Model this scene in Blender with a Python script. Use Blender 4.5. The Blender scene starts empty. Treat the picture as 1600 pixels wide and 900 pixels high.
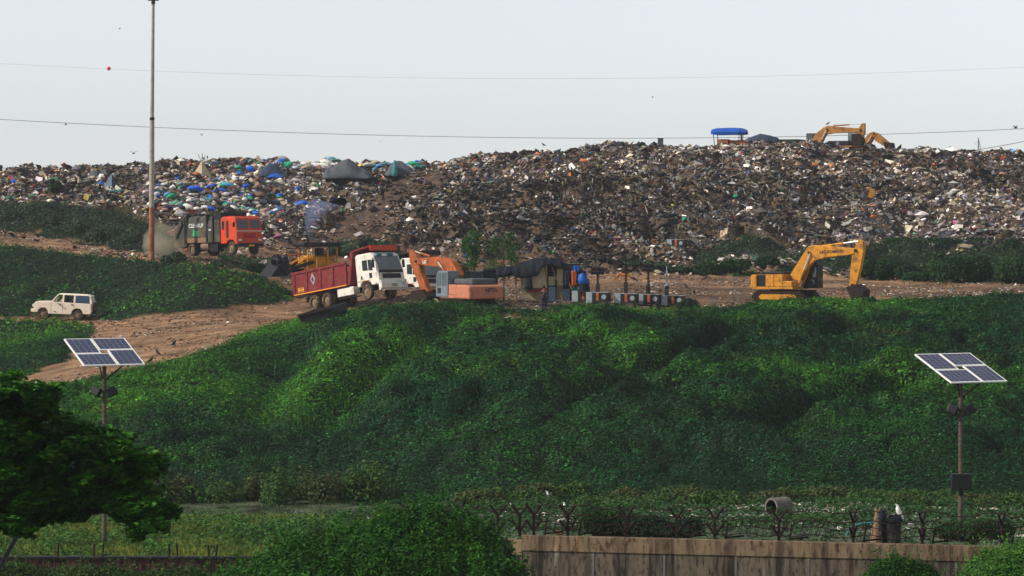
import bpy, math, random
import numpy as np
from mathutils import Vector, Matrix, Euler
R = math.radians
rng = np.random.default_rng(7)
random.seed(7)
sc = bpy.context.scene
COL = sc.collection

# ------------------------------------------------------------------ camera, world, sun, exposure
F = 4800.0      # focal length in photo pixels (1600 wide)
HC = 11.0       # camera height
HY = 350.0      # row of the horizon
cd = bpy.data.cameras.new('camera'); cam = bpy.data.objects.new('camera', cd); COL.objects.link(cam)
cd.lens = 108; cd.sensor_width = 36; cd.shift_y = -(450 - HY) / 1600
cd.clip_start = 1; cd.clip_end = 6000
cam.location = (0, 0, HC); cam.rotation_euler = (R(90), 0, 0)
sc.camera = cam
w = bpy.data.worlds.new('World'); sc.world = w; w.use_nodes = True
nt = w.node_tree; bg = nt.nodes['Background']
sky = nt.nodes.new('ShaderNodeTexSky'); sky.sky_type = 'NISHITA'; sky.sun_disc = False
SUN = Vector((-0.76, -0.20, 0.60)).normalized()
sky.sun_elevation = math.asin(SUN.z); sky.sun_rotation = math.atan2(SUN.x, SUN.y) % (2 * math.pi)
sky.air_density = 0.85; sky.dust_density = 0.2; sky.ozone_density = 5; sky.altitude = 10
hs = nt.nodes.new('ShaderNodeHueSaturation'); hs.inputs['Saturation'].default_value = 0.22
nt.links.new(sky.outputs[0], hs.inputs['Color']); nt.links.new(hs.outputs[0], bg.inputs['Color'])
bg.inputs['Strength'].default_value = 0.138
sl = bpy.data.lights.new('sun', 'SUN'); sl.energy = 4.2; sl.angle = R(0.7); sl.color = (1.0, 0.9, 0.76)
so = bpy.data.objects.new('sun', sl); COL.objects.link(so); so.rotation_euler = SUN.to_track_quat('Z', 'Y').to_euler()
sc.view_settings.view_transform = 'Standard'; sc.view_settings.look = 'None'
sc.view_settings.gamma = 1.0; sc.view_settings.exposure = 0.1
sc.render.engine = 'CYCLES'
cy = sc.cycles; cy.max_bounces = 5; cy.diffuse_bounces = 2; cy.glossy_bounces = 2; cy.transmission_bounces = 3
cy.volume_bounces = 0; cy.transparent_max_bounces = 6; cy.use_denoising = True
cy.volume_step_rate = 1.5; cy.volume_max_steps = 64

# ------------------------------------------------------------------ helpers
def W(u, py, D): return Vector(((u - 800) * D / F, D, HC - (py - HY) * D / F))
def tag(o, label=None, cat=None, group=None, kind=None):
    if label: o['label'] = label
    if cat: o['category'] = cat
    if group: o['group'] = group
    if kind: o['kind'] = kind
    return o
def empty(name, loc, rot=(0, 0, 0)):
    e = bpy.data.objects.new(name, None); COL.objects.link(e); e.empty_display_size = .2
    e.location = loc; e.rotation_euler = rot
    return e
def npmesh(name, v, f, mat=None, col=None, parent=None, smooth=False):
    """v (n,3), f (m,k) -> one mesh object; col (n,3) linear vertex colours"""
    me = bpy.data.meshes.new(name); k = f.shape[1]
    me.vertices.add(len(v)); me.vertices.foreach_set('co', np.ascontiguousarray(v, dtype=np.float32).ravel())
    me.loops.add(f.size); me.loops.foreach_set('vertex_index', np.ascontiguousarray(f, dtype=np.int32).ravel())
    me.polygons.add(len(f)); me.polygons.foreach_set('loop_start', np.arange(0, f.size, k, dtype=np.int32))
    me.polygons.foreach_set('use_smooth', np.full(len(f), smooth))
    me.update(calc_edges=True)
    if col is not None:
        a = me.color_attributes.new('Col', 'FLOAT_COLOR', 'POINT')
        c = np.ones((len(v), 4), dtype=np.float32); c[:, :3] = col
        a.data.foreach_set('color', c.ravel())
    if mat: me.materials.append(mat)
    o = bpy.data.objects.new(name, me); COL.objects.link(o)
    if parent: o.parent = parent
    return o

def _hash(ix, iy, s):
    h = (ix.astype(np.int64) * 374761393 + iy.astype(np.int64) * 668265263 + s * 1274126177) & 0xffffffff
    h = ((h ^ (h >> 13)) * 1103515245) & 0xffffffff
    h = ((h ^ (h >> 16)) * 2246822519) & 0xffffffff
    return ((h ^ (h >> 15)) & 0xffff) / 65535.0
def vnoise(x, y, s=0):
    ix = np.floor(x); iy = np.floor(y); fx = x - ix; fy = y - iy
    fx = fx * fx * (3 - 2 * fx); fy = fy * fy * (3 - 2 * fy)
    a = _hash(ix, iy, s); b = _hash(ix + 1, iy, s); c = _hash(ix, iy + 1, s); d = _hash(ix + 1, iy + 1, s)
    return (a * (1 - fx) + b * fx) * (1 - fy) + (c * (1 - fx) + d * fx) * fy
def fbm(x, y, s=0, o=4):
    t = 0; a = .5; n = 0
    for i in range(o):
        t = t + a * vnoise(x, y, s + i * 17); n += a; a *= .5; x = x * 2.03 + 5.1; y = y * 2.03 + 3.7
    return t / n
def lumps(x, y, s=0):
    """rounded mounds, 0..1"""
    ix = np.floor(x); iy = np.floor(y); best = np.zeros_like(x)
    for dx in (-1, 0, 1):
        for dy in (-1, 0, 1):
            cx = ix + dx; cy_ = iy + dy
            px = cx + .15 + .7 * _hash(cx, cy_, s); pyy = cy_ + .15 + .7 * _hash(cx, cy_, s + 5)
            r = .65 + .35 * _hash(cx, cy_, s + 9)
            d2 = ((x - px) ** 2 + (y - pyy) ** 2) / r ** 2
            best = np.maximum(best, r * np.sqrt(np.clip(1 - d2, 0, 1)))
    return best

# ------------------------------------------------------------------ materials
def nmat(name, c, rough=.7, metal=0., var=.25, scale=3., bump=0., dirt=None, dirt_amt=.0, dscale=1.2, spec=.18):
    m = bpy.data.materials.new(name); m.use_nodes = True; t = m.node_tree; b = t.nodes['Principled BSDF']
    tc = t.nodes.new('ShaderNodeTexCoord'); n = t.nodes.new('ShaderNodeTexNoise')
    n.inputs['Scale'].default_value = scale; n.inputs['Detail'].default_value = 6; n.inputs['Roughness'].default_value = .65
    t.links.new(tc.outputs['Object'], n.inputs['Vector'])
    mp = t.nodes.new('ShaderNodeMapRange'); mp.inputs['From Min'].default_value = .3; mp.inputs['From Max'].default_value = .7
    mp.inputs['To Min'].default_value = 1 - var; mp.inputs['To Max'].default_value = 1 + var
    t.links.new(n.outputs['Fac'], mp.inputs['Value'])
    mx = t.nodes.new('ShaderNodeMix'); mx.data_type = 'RGBA'; mx.blend_type = 'MULTIPLY'; mx.inputs['Factor'].default_value = 1
    mx.inputs['A'].default_value = (*c, 1); t.links.new(mp.outputs[0], mx.inputs['B'])
    out = mx.outputs['Result']
    if dirt:
        n2 = t.nodes.new('ShaderNodeTexNoise'); n2.inputs['Scale'].default_value = dscale; n2.inputs['Detail'].default_value = 8
        n2.inputs['Roughness'].default_value = .7
        t.links.new(tc.outputs['Object'], n2.inputs['Vector'])
        r2 = t.nodes.new('ShaderNodeMapRange'); r2.inputs['From Min'].default_value = .62 - dirt_amt * .4
        r2.inputs['From Max'].default_value = .82 - dirt_amt * .4
        t.links.new(n2.outputs['Fac'], r2.inputs['Value'])
        m2 = t.nodes.new('ShaderNodeMix'); m2.data_type = 'RGBA'; m2.inputs['B'].default_value = (*dirt, 1)
        t.links.new(r2.outputs[0], m2.inputs['Factor']); t.links.new(out, m2.inputs['A']); out = m2.outputs['Result']
    t.links.new(out, b.inputs['Base Color'])
    b.inputs['Roughness'].default_value = rough; b.inputs['Metallic'].default_value = metal
    b.inputs['Specular IOR Level'].default_value = spec
    if bump:
        bp = t.nodes.new('ShaderNodeBump'); bp.inputs['Strength'].default_value = bump; bp.inputs['Distance'].default_value = .05
        t.links.new(n.outputs['Fac'], bp.inputs['Height']); t.links.new(bp.outputs[0], b.inputs['Normal'])
    return m
def colmat(name, rough=.7, transl=0., spec=.3):
    m = bpy.data.materials.new(name); m.use_nodes = True; t = m.node_tree; b = t.nodes['Principled BSDF']
    a = t.nodes.new('ShaderNodeAttribute'); a.attribute_name = 'Col'
    t.links.new(a.outputs['Color'], b.inputs['Base Color'])
    b.inputs['Roughness'].default_value = rough; b.inputs['Specular IOR Level'].default_value = spec
    if transl:
        tr = t.nodes.new('ShaderNodeBsdfTranslucent'); t.links.new(a.outputs['Color'], tr.inputs['Color'])
        mx = t.nodes.new('ShaderNodeMixShader'); mx.inputs[0].default_value = transl
        t.links.new(b.outputs[0], mx.inputs[1]); t.links.new(tr.outputs[0], mx.inputs[2])
        t.links.new(mx.outputs[0], t.nodes['Material Output'].inputs['Surface'])
    return m
RUST = (.13, .055, .025); MUD = (.17, .11, .07)
M = dict(
    leaf=colmat('leaf', .6, .2, .12), trash=colmat('refuse', .8, 0, .15), terr=None,
    white=nmat('white_paint', (.72, .7, .64), .4, 0, .12, 2, 0, MUD, .25, 1.5),
    maroon=nmat('maroon_paint', (.17, .018, .024), .55, 0, .2, 2, 0, (.2, .07, .05), .35, 1.6),
    red=nmat('red_paint', (.62, .05, .014), .5, 0, .15, 2, 0, (.28, .1, .05), .38, 2.2),
    redf=nmat('faded_red_paint', (.36, .02, .016), .45, 0, .15, 2),
    dkgreen=nmat('dark_green_paint', (.045, .052, .042), .5, 0, .25, 2, 0, (.16, .11, .07), .35, 1.0),
    brownb=nmat('dusty_panel', (.2, .13, .085), .7, 0, .25, 2),
    yellow=nmat('yellow_paint', (.6, .26, .022), .55, 0, .18, 2, 0, (.2, .09, .03), .4, 1.9),
    ochre=nmat('ochre_paint', (.38, .17, .04), .6, 0, .15, 2, 0, RUST, .3, 1.3),
    orange=nmat('weathered_orange_paint', (.42, .105, .03), .65, 0, .25, 3, 0, RUST, .5, 2.4),
    pink=nmat('faded_orange_paint', (.48, .19, .11), .7, 0, .15, 2, 0, (.28, .12, .08), .35, 2),
    bluegrey=nmat('blue_grey_paint', (.15, .19, .22), .5, 0, .12, 2, 0, (.2, .14, .1), .15, 2),
    carw=nmat('cream_car_paint', (.86, .76, .62), .35, 0, .06, 2, 0, (.5, .38, .26), .12, 1.6), pipec=nmat('grey_concrete', (.13, .125, .115), .95, 0, .3, 4, .3),
    dark=nmat('dark_steel', (.015, .015, .018), .6, 0, .3, 3, 0, (.08, .05, .035), .25, 2),
    black=nmat('black_plastic', (.014, .015, .018), .5, 0, .3, 4),
    tyre=nmat('dusty_tyre', (.05, .04, .034), .9, 0, .3, 6, .3, (.19, .13, .08), .4, 3),
    dust=nmat('dusty_rim', (.22, .16, .1), .9, 0, .3, 6, .3),
    rust=nmat('rusty_steel', (.02, .012, .01), .85, 0, .4, 6, .3, (.03, .02, .018), .3, 4),
    steel=nmat('bright_steel', (.6, .6, .6), .3, .5, .1, 3),
    grey=nmat('pale_grey_paint', (.27, .31, .34), .55, 0, .12, 3, 0, MUD, .15, 2),
    glass=nmat('dark_glass', (.02, .03, .035), .08, 0, .1, 2, spec=.8),
    lglass=nmat('pale_glass', (.1, .13, .14), .12, 0, .3, 1.3, spec=.8),
    bglass=nmat('blue_tinted_glass', (.02, .05, .12), .1, 0, .2, 2, spec=.8),
    conc=nmat('concrete', (.36, .33, .27), .9, 0, .2, 3, .3, (.16, .13, .1), .2, 2),
    cream=nmat('cream_wall', (.5, .43, .29), .85, 0, .12, 3, 0, (.2, .14, .09), .25, 2),
    navy=nmat('navy_tarpaulin', (.03, .045, .08), .55, 0, .3, 2, .3),
    tarp=nmat('black_tarpaulin', (.008, .011, .02), .75, 0, .4, 1.5, .3, spec=.15),
    bluetarp=nmat('blue_tarpaulin', (.012, .09, .42), .45, 0, .25, 2, .3),
    greytarp=nmat('slate_tarpaulin', (.075, .085, .1), .7, 0, .25, 2, .3),
    beige=nmat('beige_canvas', (.5, .4, .27), .85, 0, .15, 2, .3),
    slate=nmat('blue_grey_sheet', (.12, .18, .24), .7, 0, .2, 2, .2),
    teal=nmat('teal_sheet', (.02, .2, .2), .6, 0, .25, 2, .2),
    bark=nmat('bark', (.07, .05, .035), .9, 0, .3, 5, .5),
    wood=nmat('weathered_wood', (.21, .14, .085), .85, 0, .3, 5, .3),
    cells=nmat('solar_cells', (.035, .045, .1), .22, 0, .12, 3, spec=.6),
    alu=nmat('aluminium_frame', (.8, .8, .78), .45, .0, .05, 3),
    lamp=nmat('lamp_lens', (.75, .72, .6), .2, 0, .05, 3),
    ltext=nmat('white_lettering', (.7, .7, .66), .6, 0, .1, 3),
    dtext=nmat('dark_lettering', (.03, .03, .05), .6, 0, .1, 3),
    ytape=nmat('yellow_tape', (.75, .33, .03), .5, 0, .15, 5),
    skin=nmat('skin', (.2, .1, .06), .6, 0, .08, 3), hair=nmat('hair', (.01, .009, .008), .5, 0, .1, 3),
    navycloth=nmat('navy_cloth', (.02, .025, .05), .85, 0, .2, 4), pinkcloth=nmat('pale_pink_cloth', (.6, .38, .38), .85, 0, .1, 4),
    dogfur=nmat('ginger_fur', (.36, .11, .03), .9, 0, .2, 5), crow=nmat('black_feathers', (.012, .012, .015), .6, 0, .2, 8),
    egret=nmat('white_feathers', (.8, .8, .78), .8, 0, .05, 8), redball=nmat('red_ball_paint', (.7, .06, .06), .4, 0, .05, 3),
    cable=nmat('cable_sheath', (.12, .13, .15), .6, 0, .1, 3), orangecloth=nmat('orange_cloth', (.5, .1, .02), .8, 0, .2, 3),
)

# ------------------------------------------------------------------ mesh builder
class MB:
    def __init__(s): s.v = []; s.f = []
    def add(s, vs, fs):
        n = len(s.v); s.v += [tuple(a) for a in vs]; s.f += [tuple(i + n for i in f) for f in fs]; return s
    def box(s, c, d, rot=None, top=None):
        """centre, full dims; top=(sx,sy) scales the top face"""
        tx, ty = top or (1, 1); vs = []
        for z in (-.5, .5):
            for x, y in ((-.5, -.5), (.5, -.5), (.5, .5), (-.5, .5)):
                k = (tx, ty) if z > 0 else (1, 1)
                p = Vector((x * d[0] * k[0], y * d[1] * k[1], z * d[2]))
                if rot: p = Euler(rot).to_matrix() @ p
                vs.append(p + Vector(c))
        return s.add(vs, [(3, 2, 1, 0), (4, 5, 6, 7), (0, 1, 5, 4), (1, 2, 6, 5), (2, 3, 7, 6), (3, 0, 4, 7)])
    def bb(s, x0, x1, y0, y1, z0, z1): return s.box(((x0 + x1) / 2, (y0 + y1) / 2, (z0 + z1) / 2), (x1 - x0, y1 - y0, z1 - z0))
    def prism(s, pts, y0, y1):
        """outline in the x,z plane, drawn out along y"""
        n = len(pts); vs = [(p[0], y0, p[1]) for p in pts] + [(p[0], y1, p[1]) for p in pts]
        area = sum(pts[i][0] * pts[(i + 1) % n][1] - pts[(i + 1) % n][0] * pts[i][1] for i in range(n))
        fs = [tuple(range(n)), tuple(range(2 * n - 1, n - 1, -1))] + [(i, i + n, (i + 1) % n + n, (i + 1) % n) for i in range(n)]
        if area < 0: fs = [tuple(reversed(f)) for f in fs]
        return s.add(vs, fs)
    def cyl(s, a, b, r0, r1=None, n=10, cap=True):
        a = Vector(a); b = Vector(b); r1 = r0 if r1 is None else r1
        d = (b - a).normalized(); q = d.to_track_quat('Z', 'Y').to_matrix(); vs = []
        for p, r in ((a, r0), (b, r1)):
            for i in range(n):
                t = 2 * math.pi * i / n; vs.append(p + q @ Vector((r * math.cos(t), r * math.sin(t), 0)))
        fs = [(i, (i + 1) % n, (i + 1) % n + n, i + n) for i in range(n)]
        if cap: fs += [tuple(reversed(range(n))), tuple(range(n, 2 * n))]
        return s.add(vs, fs)
    def tube(s, pts, r, n=6):
        for i in range(len(pts) - 1):
            r0 = r[i] if isinstance(r, (list, tuple)) else r; r1 = r[i + 1] if isinstance(r, (list, tuple)) else r
            s.cyl(pts[i], pts[i + 1], r0, r1, n)
        return s
    def ell(s, c, r, n=10, m=7, jit=0., seed=0):
        rr = random.Random(seed); vs = []
        for j in range(m + 1):
            ph = math.pi * j / m
            for i in range(n):
                th = 2 * math.pi * i / n; k = 1 + jit * (rr.random() - .5) * 2
                vs.append((c[0] + r[0] * k * math.sin(ph) * math.cos(th), c[1] + r[1] * k * math.sin(ph) * math.sin(th), c[2] + r[2] * k * math.cos(ph)))
        fs = [(j * n + i, (j + 1) * n + i, (j + 1) * n + (i + 1) % n, j * n + (i + 1) % n) for j in range(m) for i in range(n)]
        return s.add(vs, fs)
    def lathe(s, prof, c, axis='y', n=20):
        """prof: (radius, along) closed ring profile about an axis through c"""
        vs = []; k = len(prof)
        for i in range(n):
            t = 2 * math.pi * i / n
            for r, a in prof:
                if axis == 'y': vs.append((c[0] + r * math.cos(t), c[1] + a, c[2] + r * math.sin(t)))
                else: vs.append((c[0] + r * math.cos(t), c[1] + r * math.sin(t), c[2] + a))
        fs = [(i * k + j, i * k + (j + 1) % k, ((i + 1) % n) * k + (j + 1) % k, ((i + 1) % n) * k + j) for i in range(n) for j in range(k)]
        return s.add(vs, fs)
    def build(s, name, mat, parent=None, bevel=0., smooth=False, loc=None, rot=None):
        me = bpy.data.meshes.new(name); me.from_pydata(s.v, [], s.f); me.materials.append(M[mat] if isinstance(mat, str) else mat)
        if smooth: me.polygons.foreach_set('use_smooth', [True] * len(me.polygons))
        me.update()
        o = bpy.data.objects.new(name, me); COL.objects.link(o)
        if parent: o.parent = parent
        if loc is not None: o.location = loc
        if rot is not None: o.rotation_euler = rot
        if bevel:
            b = o.modifiers.new('bevel', 'BEVEL'); b.width = bevel; b.segments = 2; b.limit_method = 'ANGLE'
        return o
def kids(o): return [c for c in bpy.data.objects if c.parent == o]
def copy_tree(o, parent=None):
    c = o.copy(); COL.objects.link(c)
    if parent: c.parent = parent
    for k in kids(o): copy_tree(k, c)
    return c
def lettering(parent, txt, size, loc, rot, mat, name='lettering', bold=.02):
    cu = bpy.data.curves.new(name, 'FONT'); cu.body = txt; cu.size = size; cu.extrude = .004; cu.offset = bold * size
    cu.align_x = 'CENTER'; cu.align_y = 'CENTER'; cu.materials.append(M[mat])
    tmp = bpy.data.objects.new('t', cu); COL.objects.link(tmp)
    me = bpy.data.meshes.new_from_object(tmp.evaluated_get(bpy.context.evaluated_depsgraph_get()))
    bpy.data.objects.remove(tmp)
    o = bpy.data.objects.new(name, me); COL.objects.link(o); o.parent = parent; o.location = loc; o.rotation_euler = rot
    return o
def skinned(name, pts, edges, rad, mat, parent=None, sub=1):
    me = bpy.data.meshes.new(name); me.from_pydata(pts, edges, []); me.materials.append(M[mat])
    o = bpy.data.objects.new(name, me); COL.objects.link(o)
    if parent: o.parent = parent
    sk = o.modifiers.new('skin', 'SKIN'); sk.use_smooth_shade = True
    for i, r in enumerate(rad): me.skin_vertices[0].data[i].radius = (r, r) if not isinstance(r, tuple) else r
    me.skin_vertices[0].data[0].use_root = True
    s2 = o.modifiers.new('sub', 'SUBSURF'); s2.levels = sub; s2.render_levels = sub
    return o
# ------------------------------------------------------------------ terrain
PROF = {
 0: [(104,862),(118,822),(126,800),(140,760),(155,690),(168,625),(178,600),(190,575),(200,545),(209,506),(213,502),(219,498),(223,478),(232,420),(240,384),(247,374),(256,365),(264,352),(272,330),(285,305),(300,284),(316,266)],
 150: [(104,862),(118,822),(126,800),(138,765),(152,705),(165,630),(172,600),(185,563),(200,530),(210,510),(214,504),(219,499),(223,482),(232,432),(241,400),(248,389),(256,378),(264,358),(272,332),(285,305),(300,283),(316,268)],
 300: [(104,862),(118,822),(126,803),(134,792),(142,755),(155,685),(167,610),(176,570),(188,540),(200,515),(212,490),(217,474),(226,432),(234,408),(245,398),(254,388),(262,372),(275,342),(290,305),(303,272),(318,251)],
 450: [(104,862),(118,822),(126,803),(134,788),(142,750),(155,670),(170,590),(182,538),(190,517),(199,506),(209,497),(217,489),(226,468),(235,432),(245,415),(254,400),(264,382),(276,355),(290,320),(304,282),(320,250)],
 550: [(104,850),(118,815),(126,797),(134,780),(142,740),(155,660),(170,580),(182,522),(190,491),(200,497),(212,490),(222,472),(235,436),(248,415),(258,398),(266,382),(278,350),(292,312),(306,278),(322,254)],
 650: [(98,835),(118,803),(126,788),(136,745),(150,665),(165,590),(180,518),(189,489),(200,481),(212,469),(222,452),(235,430),(248,408),(258,392),(268,368),(280,330),(294,292),(308,268),(322,256)],
 800: [(96,835),(112,805),(124,787),(134,745),(150,662),(165,588),(180,521),(189,494),(200,487),(212,472),(222,455),(235,434),(248,412),(258,394),(266,372),(278,335),(290,292),(303,257),(315,240)],
 1000: [(96,832),(112,803),(124,786),(134,745),(150,662),(165,588),(180,526),(189,505),(200,499),(210,484),(222,452),(235,434),(248,423),(258,405),(266,375),(276,335),(287,290),(300,252),(316,233)],
 1200: [(96,828),(112,800),(124,784),(134,745),(150,662),(165,588),(180,524),(189,498),(200,492),(212,476),(222,455),(235,440),(248,424),(258,402),(268,378),(277,338),(288,290),(300,252),(318,232)],
 1400: [(96,828),(112,800),(124,784),(134,745),(150,662),(165,588),(180,520),(189,489),(200,481),(212,464),(222,452),(235,441),(248,432),(258,410),(268,385),(277,345),(289,290),(302,252),(320,231)],
 1600: [(96,828),(112,800),(124,784),(134,745),(150,660),(165,585),(180,515),(189,484),(200,474),(212,459),(222,449),(235,440),(248,430),(258,405),(268,378),(279,340),(291,290),(304,258),(320,241)],
}
PROF[-1200] = PROF[0]; PROF[2800] = PROF[1600]
DG = np.arange(30, 480.01, .5); UG = np.arange(-1200, 2800.1, 5.)
ks = sorted(PROF); zc = []
for k in ks:
    d = np.array([p[0] for p in PROF[k]], float); y = np.array([p[1] for p in PROF[k]], float)
    z = HC - (y - HY) * d / F
    z0 = z[0] if k >= 600 else -.1
    d = np.concatenate([[30, 89], d, [d[-1] + 14, d[-1] + 50, 430, 480]])
    z = np.concatenate([[-1.3, -1.3] if k >= 600 else [0, z0 - .1], z, [z[-1] - .5, z[-1] - 6, 1, -1]])
    zz = np.interp(DG, d, z)
    kern = np.exp(-np.linspace(-2, 2, 9) ** 2); kern /= kern.sum()
    zc.append(np.convolve(np.pad(zz, 4, 'edge'), kern, 'valid'))
zc = np.array(zc)                      # columns x D
ZG = np.empty((len(UG), len(DG)))
for j in range(len(DG)):
    ZG[:, j] = np.interp(UG, ks, zc[:, j])
kern = np.exp(-np.linspace(-2, 2, 17) ** 2); kern /= kern.sum()
ZG = np.apply_along_axis(lambda a: np.convolve(np.pad(a, 8, 'edge'), kern, 'valid'), 0, ZG)
PYG = HY + (HC - ZG) * F / DG[None, :]
# region outlines on the ground, jittered so that edges are ragged
def inside(px, py, poly):
    r = np.zeros(px.shape, bool); n = len(poly)
    for i in range(n):
        x1, y1 = poly[i]; x2, y2 = poly[(i + 1) % n]
        if y1 == y2: continue
        c = ((y1 > py) != (y2 > py)) & (px < (x2 - x1) * (py - y1) / (y2 - y1) + x1)
        r ^= c
    return r
Ug, Dg = np.meshgrid(UG, DG, indexing='ij')
Xg = (Ug - 800) * Dg / F
jx = (fbm(Xg / 1.6, Dg / 2.2, 3) - .5) * 34; jy = (fbm(Xg / 1.6, Dg / 2.2, 41) - .5) * 14
PU, PP = Ug + jx, PYG + jy
hill = inside(PU, PP, [(-1300,640),(0,622),(100,607),(200,590),(300,564),(380,524),(430,509),(480,505),(560,493),(640,488),(800,489),(870,497),(1000,499),(1100,502),(1180,487),(1300,487),(1400,484),(1600,476),(2900,470),(2900,3000),(-1300,3000)]) & (Dg > 123)
patch = inside(PU, PP, [(-1300,604),(0,594),(50,582),(100,562),(138,532),(146,514),(100,508),(0,507),(-1300,507)]) & (Dg > 150)
slope = inside(PU, PP, [(-1300,495),(0,494),(140,496),(180,501),(300,488),(390,477),(452,470),(462,455),(440,443),(400,428),(300,416),(230,411),(180,404),(100,397),(0,385),(-1300,384)]) & (Dg > 205)
scrub = inside(PU, PP, [(-1300,362),(0,364),(60,370),(150,386),(230,398),(270,392),(275,372),(230,352),(190,335),(100,326),(0,322),(-1300,320)])
rscr = inside(PU, PP, [(1050,428),(1350,434),(1440,438),(1600,440),(2900,440),(2900,374),(1600,372),(1560,385),(1480,388),(1440,408),(1350,408),(1240,418),(1230,388),(1160,378),(1100,395),(1060,412)]) & (fbm(Xg / 5, Dg / 5, 77) > .40)
mscr = (inside(PU, PP, [(510,402),(620,402),(640,385),(590,375),(530,380)]) | inside(PU, PP, [(770,412),(840,402),(830,385),(760,390)]) | inside(PU, PP, [(330,412),(420,424),(430,408),(350,400)])) & (fbm(Xg / 3, Dg / 3, 78) > .45)
bare = inside(PU, PP, [(738,504),(800,494),(890,506),(868,534),(800,556),(752,538)])
flat = (Dg <= 123.5) & (Dg > 84)
swamp = flat & (Ug > 560 - (Dg - 100) * 3)
vegm = (hill | patch | slope | scrub | rscr | mscr) & ~bare
near = Dg <= 84
trash_zone = inside(PU, PP, [(-1300,322),(0,324),(100,328),(200,350),(250,372),(300,392),(410,388),(470,380),(520,396),(640,398),(700,402),(790,410),(920,420),(1060,428),(1240,430),(1350,436),(1600,442),(2900,440),(2900,-900),(-1300,-900)]) & (Dg > 240)
ramp = inside(PU, PP, [(440,402),(500,365),(560,330),(634,270),(704,260),(696,284),(640,330),(590,372),(570,400)])
def fl(a): return a.astype(float)
MV = fl(vegm | (flat & ~swamp) | near); MT = fl(trash_zone & ~vegm & ~ramp) * np.where(Dg < 266, .38 + .5 * (fbm(Xg / 3, Dg / 3, 92) > .5), 1) + .22 * fl(ramp & ~vegm)
MS = fl(swamp)
def blur(G, a, b):
    for ax, w_ in ((0, a), (1, b)):
        kk = np.ones(2 * w_ + 1) / (2 * w_ + 1)
        G = np.apply_along_axis(lambda q: np.convolve(np.pad(q, w_, 'edge'), kk, 'valid'), ax, G)
    return G
MVB = blur(MV, 12, 7)
def line_hollow(x, y, pts, wd):
    best = np.zeros_like(x)
    for (x0, y0), (x1, y1) in zip(pts[:-1], pts[1:]):
        dx, dy = x1 - x0, y1 - y0; t_ = np.clip(((x - x0) * dx + (y - y0) * dy) / (dx * dx + dy * dy), 0, 1)
        best = np.maximum(best, np.exp(-((x - x0 - t_ * dx) ** 2 + (y - y0 - t_ * dy) ** 2) / wd ** 2))
    return best
def ground_xy(u, py):
    j = int(np.argmax(PYG[int((u + 1200) / 5), 150:] <= py)) + 150; D = DG[j]; return ((u - 800) * D / F, D)
GUL = [([ground_xy(*q) for q in ((705, 528), (650, 560), (600, 598), (545, 640), (490, 690), (455, 735))], 1.9), ([ground_xy(*q) for q in ((470, 560), (430, 620), (400, 700))], 1.3),
       ([ground_xy(*q) for q in ((1180, 540), (1060, 600), (960, 640), (880, 680))], 1.0), ([ground_xy(*q) for q in ((1500, 520), (1380, 545), (1290, 560))], 1.3), ([ground_xy(*q) for q in ((1420, 640), (1260, 690), (1150, 740))], 1.2)]
MT = MT + .22 * fl((~vegm) & (~flat) & (~near) & (~trash_zone)) * (fbm(Xg / 4, Dg / 4, 91) > .5)
def samp(G, x, y):
    u = 800 + F * x / np.maximum(y, 1); a = np.clip((u - UG[0]) / 5., 0, len(UG) - 1.001); b = np.clip((y - DG[0]) / .5, 0, len(DG) - 1.001)
    i = a.astype(int); j = b.astype(int); fa = a - i; fb = b - j
    return (G[i, j] * (1 - fa) + G[i + 1, j] * fa) * (1 - fb) + (G[i, j + 1] * (1 - fa) + G[i + 1, j + 1] * fa) * fb
def veg_h(x, y):
    """height of the plant cover above the soil"""
    wx = x + 1.2 * (fbm(x / 3, y / 3, 11) - .5); wy = y + 1.2 * (fbm(x / 3, y / 3, 12) - .5)
    big = fbm(x / 9, y / 9, 13)
    k = np.clip((y - 126) / 30, 0, 1); lo = 1.6 - .9 * k                  # taller scrub towards the foot
    dg = (x + y * .35)
    gl = np.clip(fbm(x / 7 + .25 * y / 7, y / 16, 27, 3) - .46, 0, 1) * 5; h = .15 + lo * .85 * lumps(wx / 3.6, wy / 4.6, 21) * np.clip(big * 2 - .35, .15, 1.4) + 1.05 * lumps(wx / 1.55 + 7, wy / 1.7, 22) * (.35 + 1.3 * fbm(x / 4, y / 4, 24)) + .55 * lumps(wx / 2.6 + 3, wy / 2.9, 29) + .34 * lumps(x / .75, y / .85, 23) + .35 * gl * np.clip((y - 134) / 12, 0, 1) * np.clip((184 - y) / 10, 0, 1) + .4 * np.clip(fbm(wx / 5.5, (wy + wx * .5) / 2.6, 26, 3) - .42, 0, 1) * 3
    q_ = (x * 24 - y * 9) / 25.6; r_ = (x * 9 + y * 24) / 25.6
    h = h + .95 * np.clip(fbm(q_ / 1.7, r_ / 7, 28, 3) - .42, 0, 1) * 2 * np.clip((y - 132) / 10, 0, 1)
    for pts, wd in GUL: gg = line_hollow(x, y, pts, wd); h = h * (1 - .8 * gg) - gg * wd * .5
    h = h * np.clip((samp(MVB, x, y) - .5) / .42, .1, 1)
    ul = x * F / np.maximum(y, 1) + 800; h = h * (1 - .6 * np.clip((520 - ul) / 80, 0, 1) * np.clip((y - 146) / 14, 0, 1))
    far = np.clip((y - 200) / 8, 0, 1); crest = np.clip((y - 172) / 12, 0, 1) * (1 - far)
    return h * (1 - .1 * far - .6 * crest)
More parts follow.
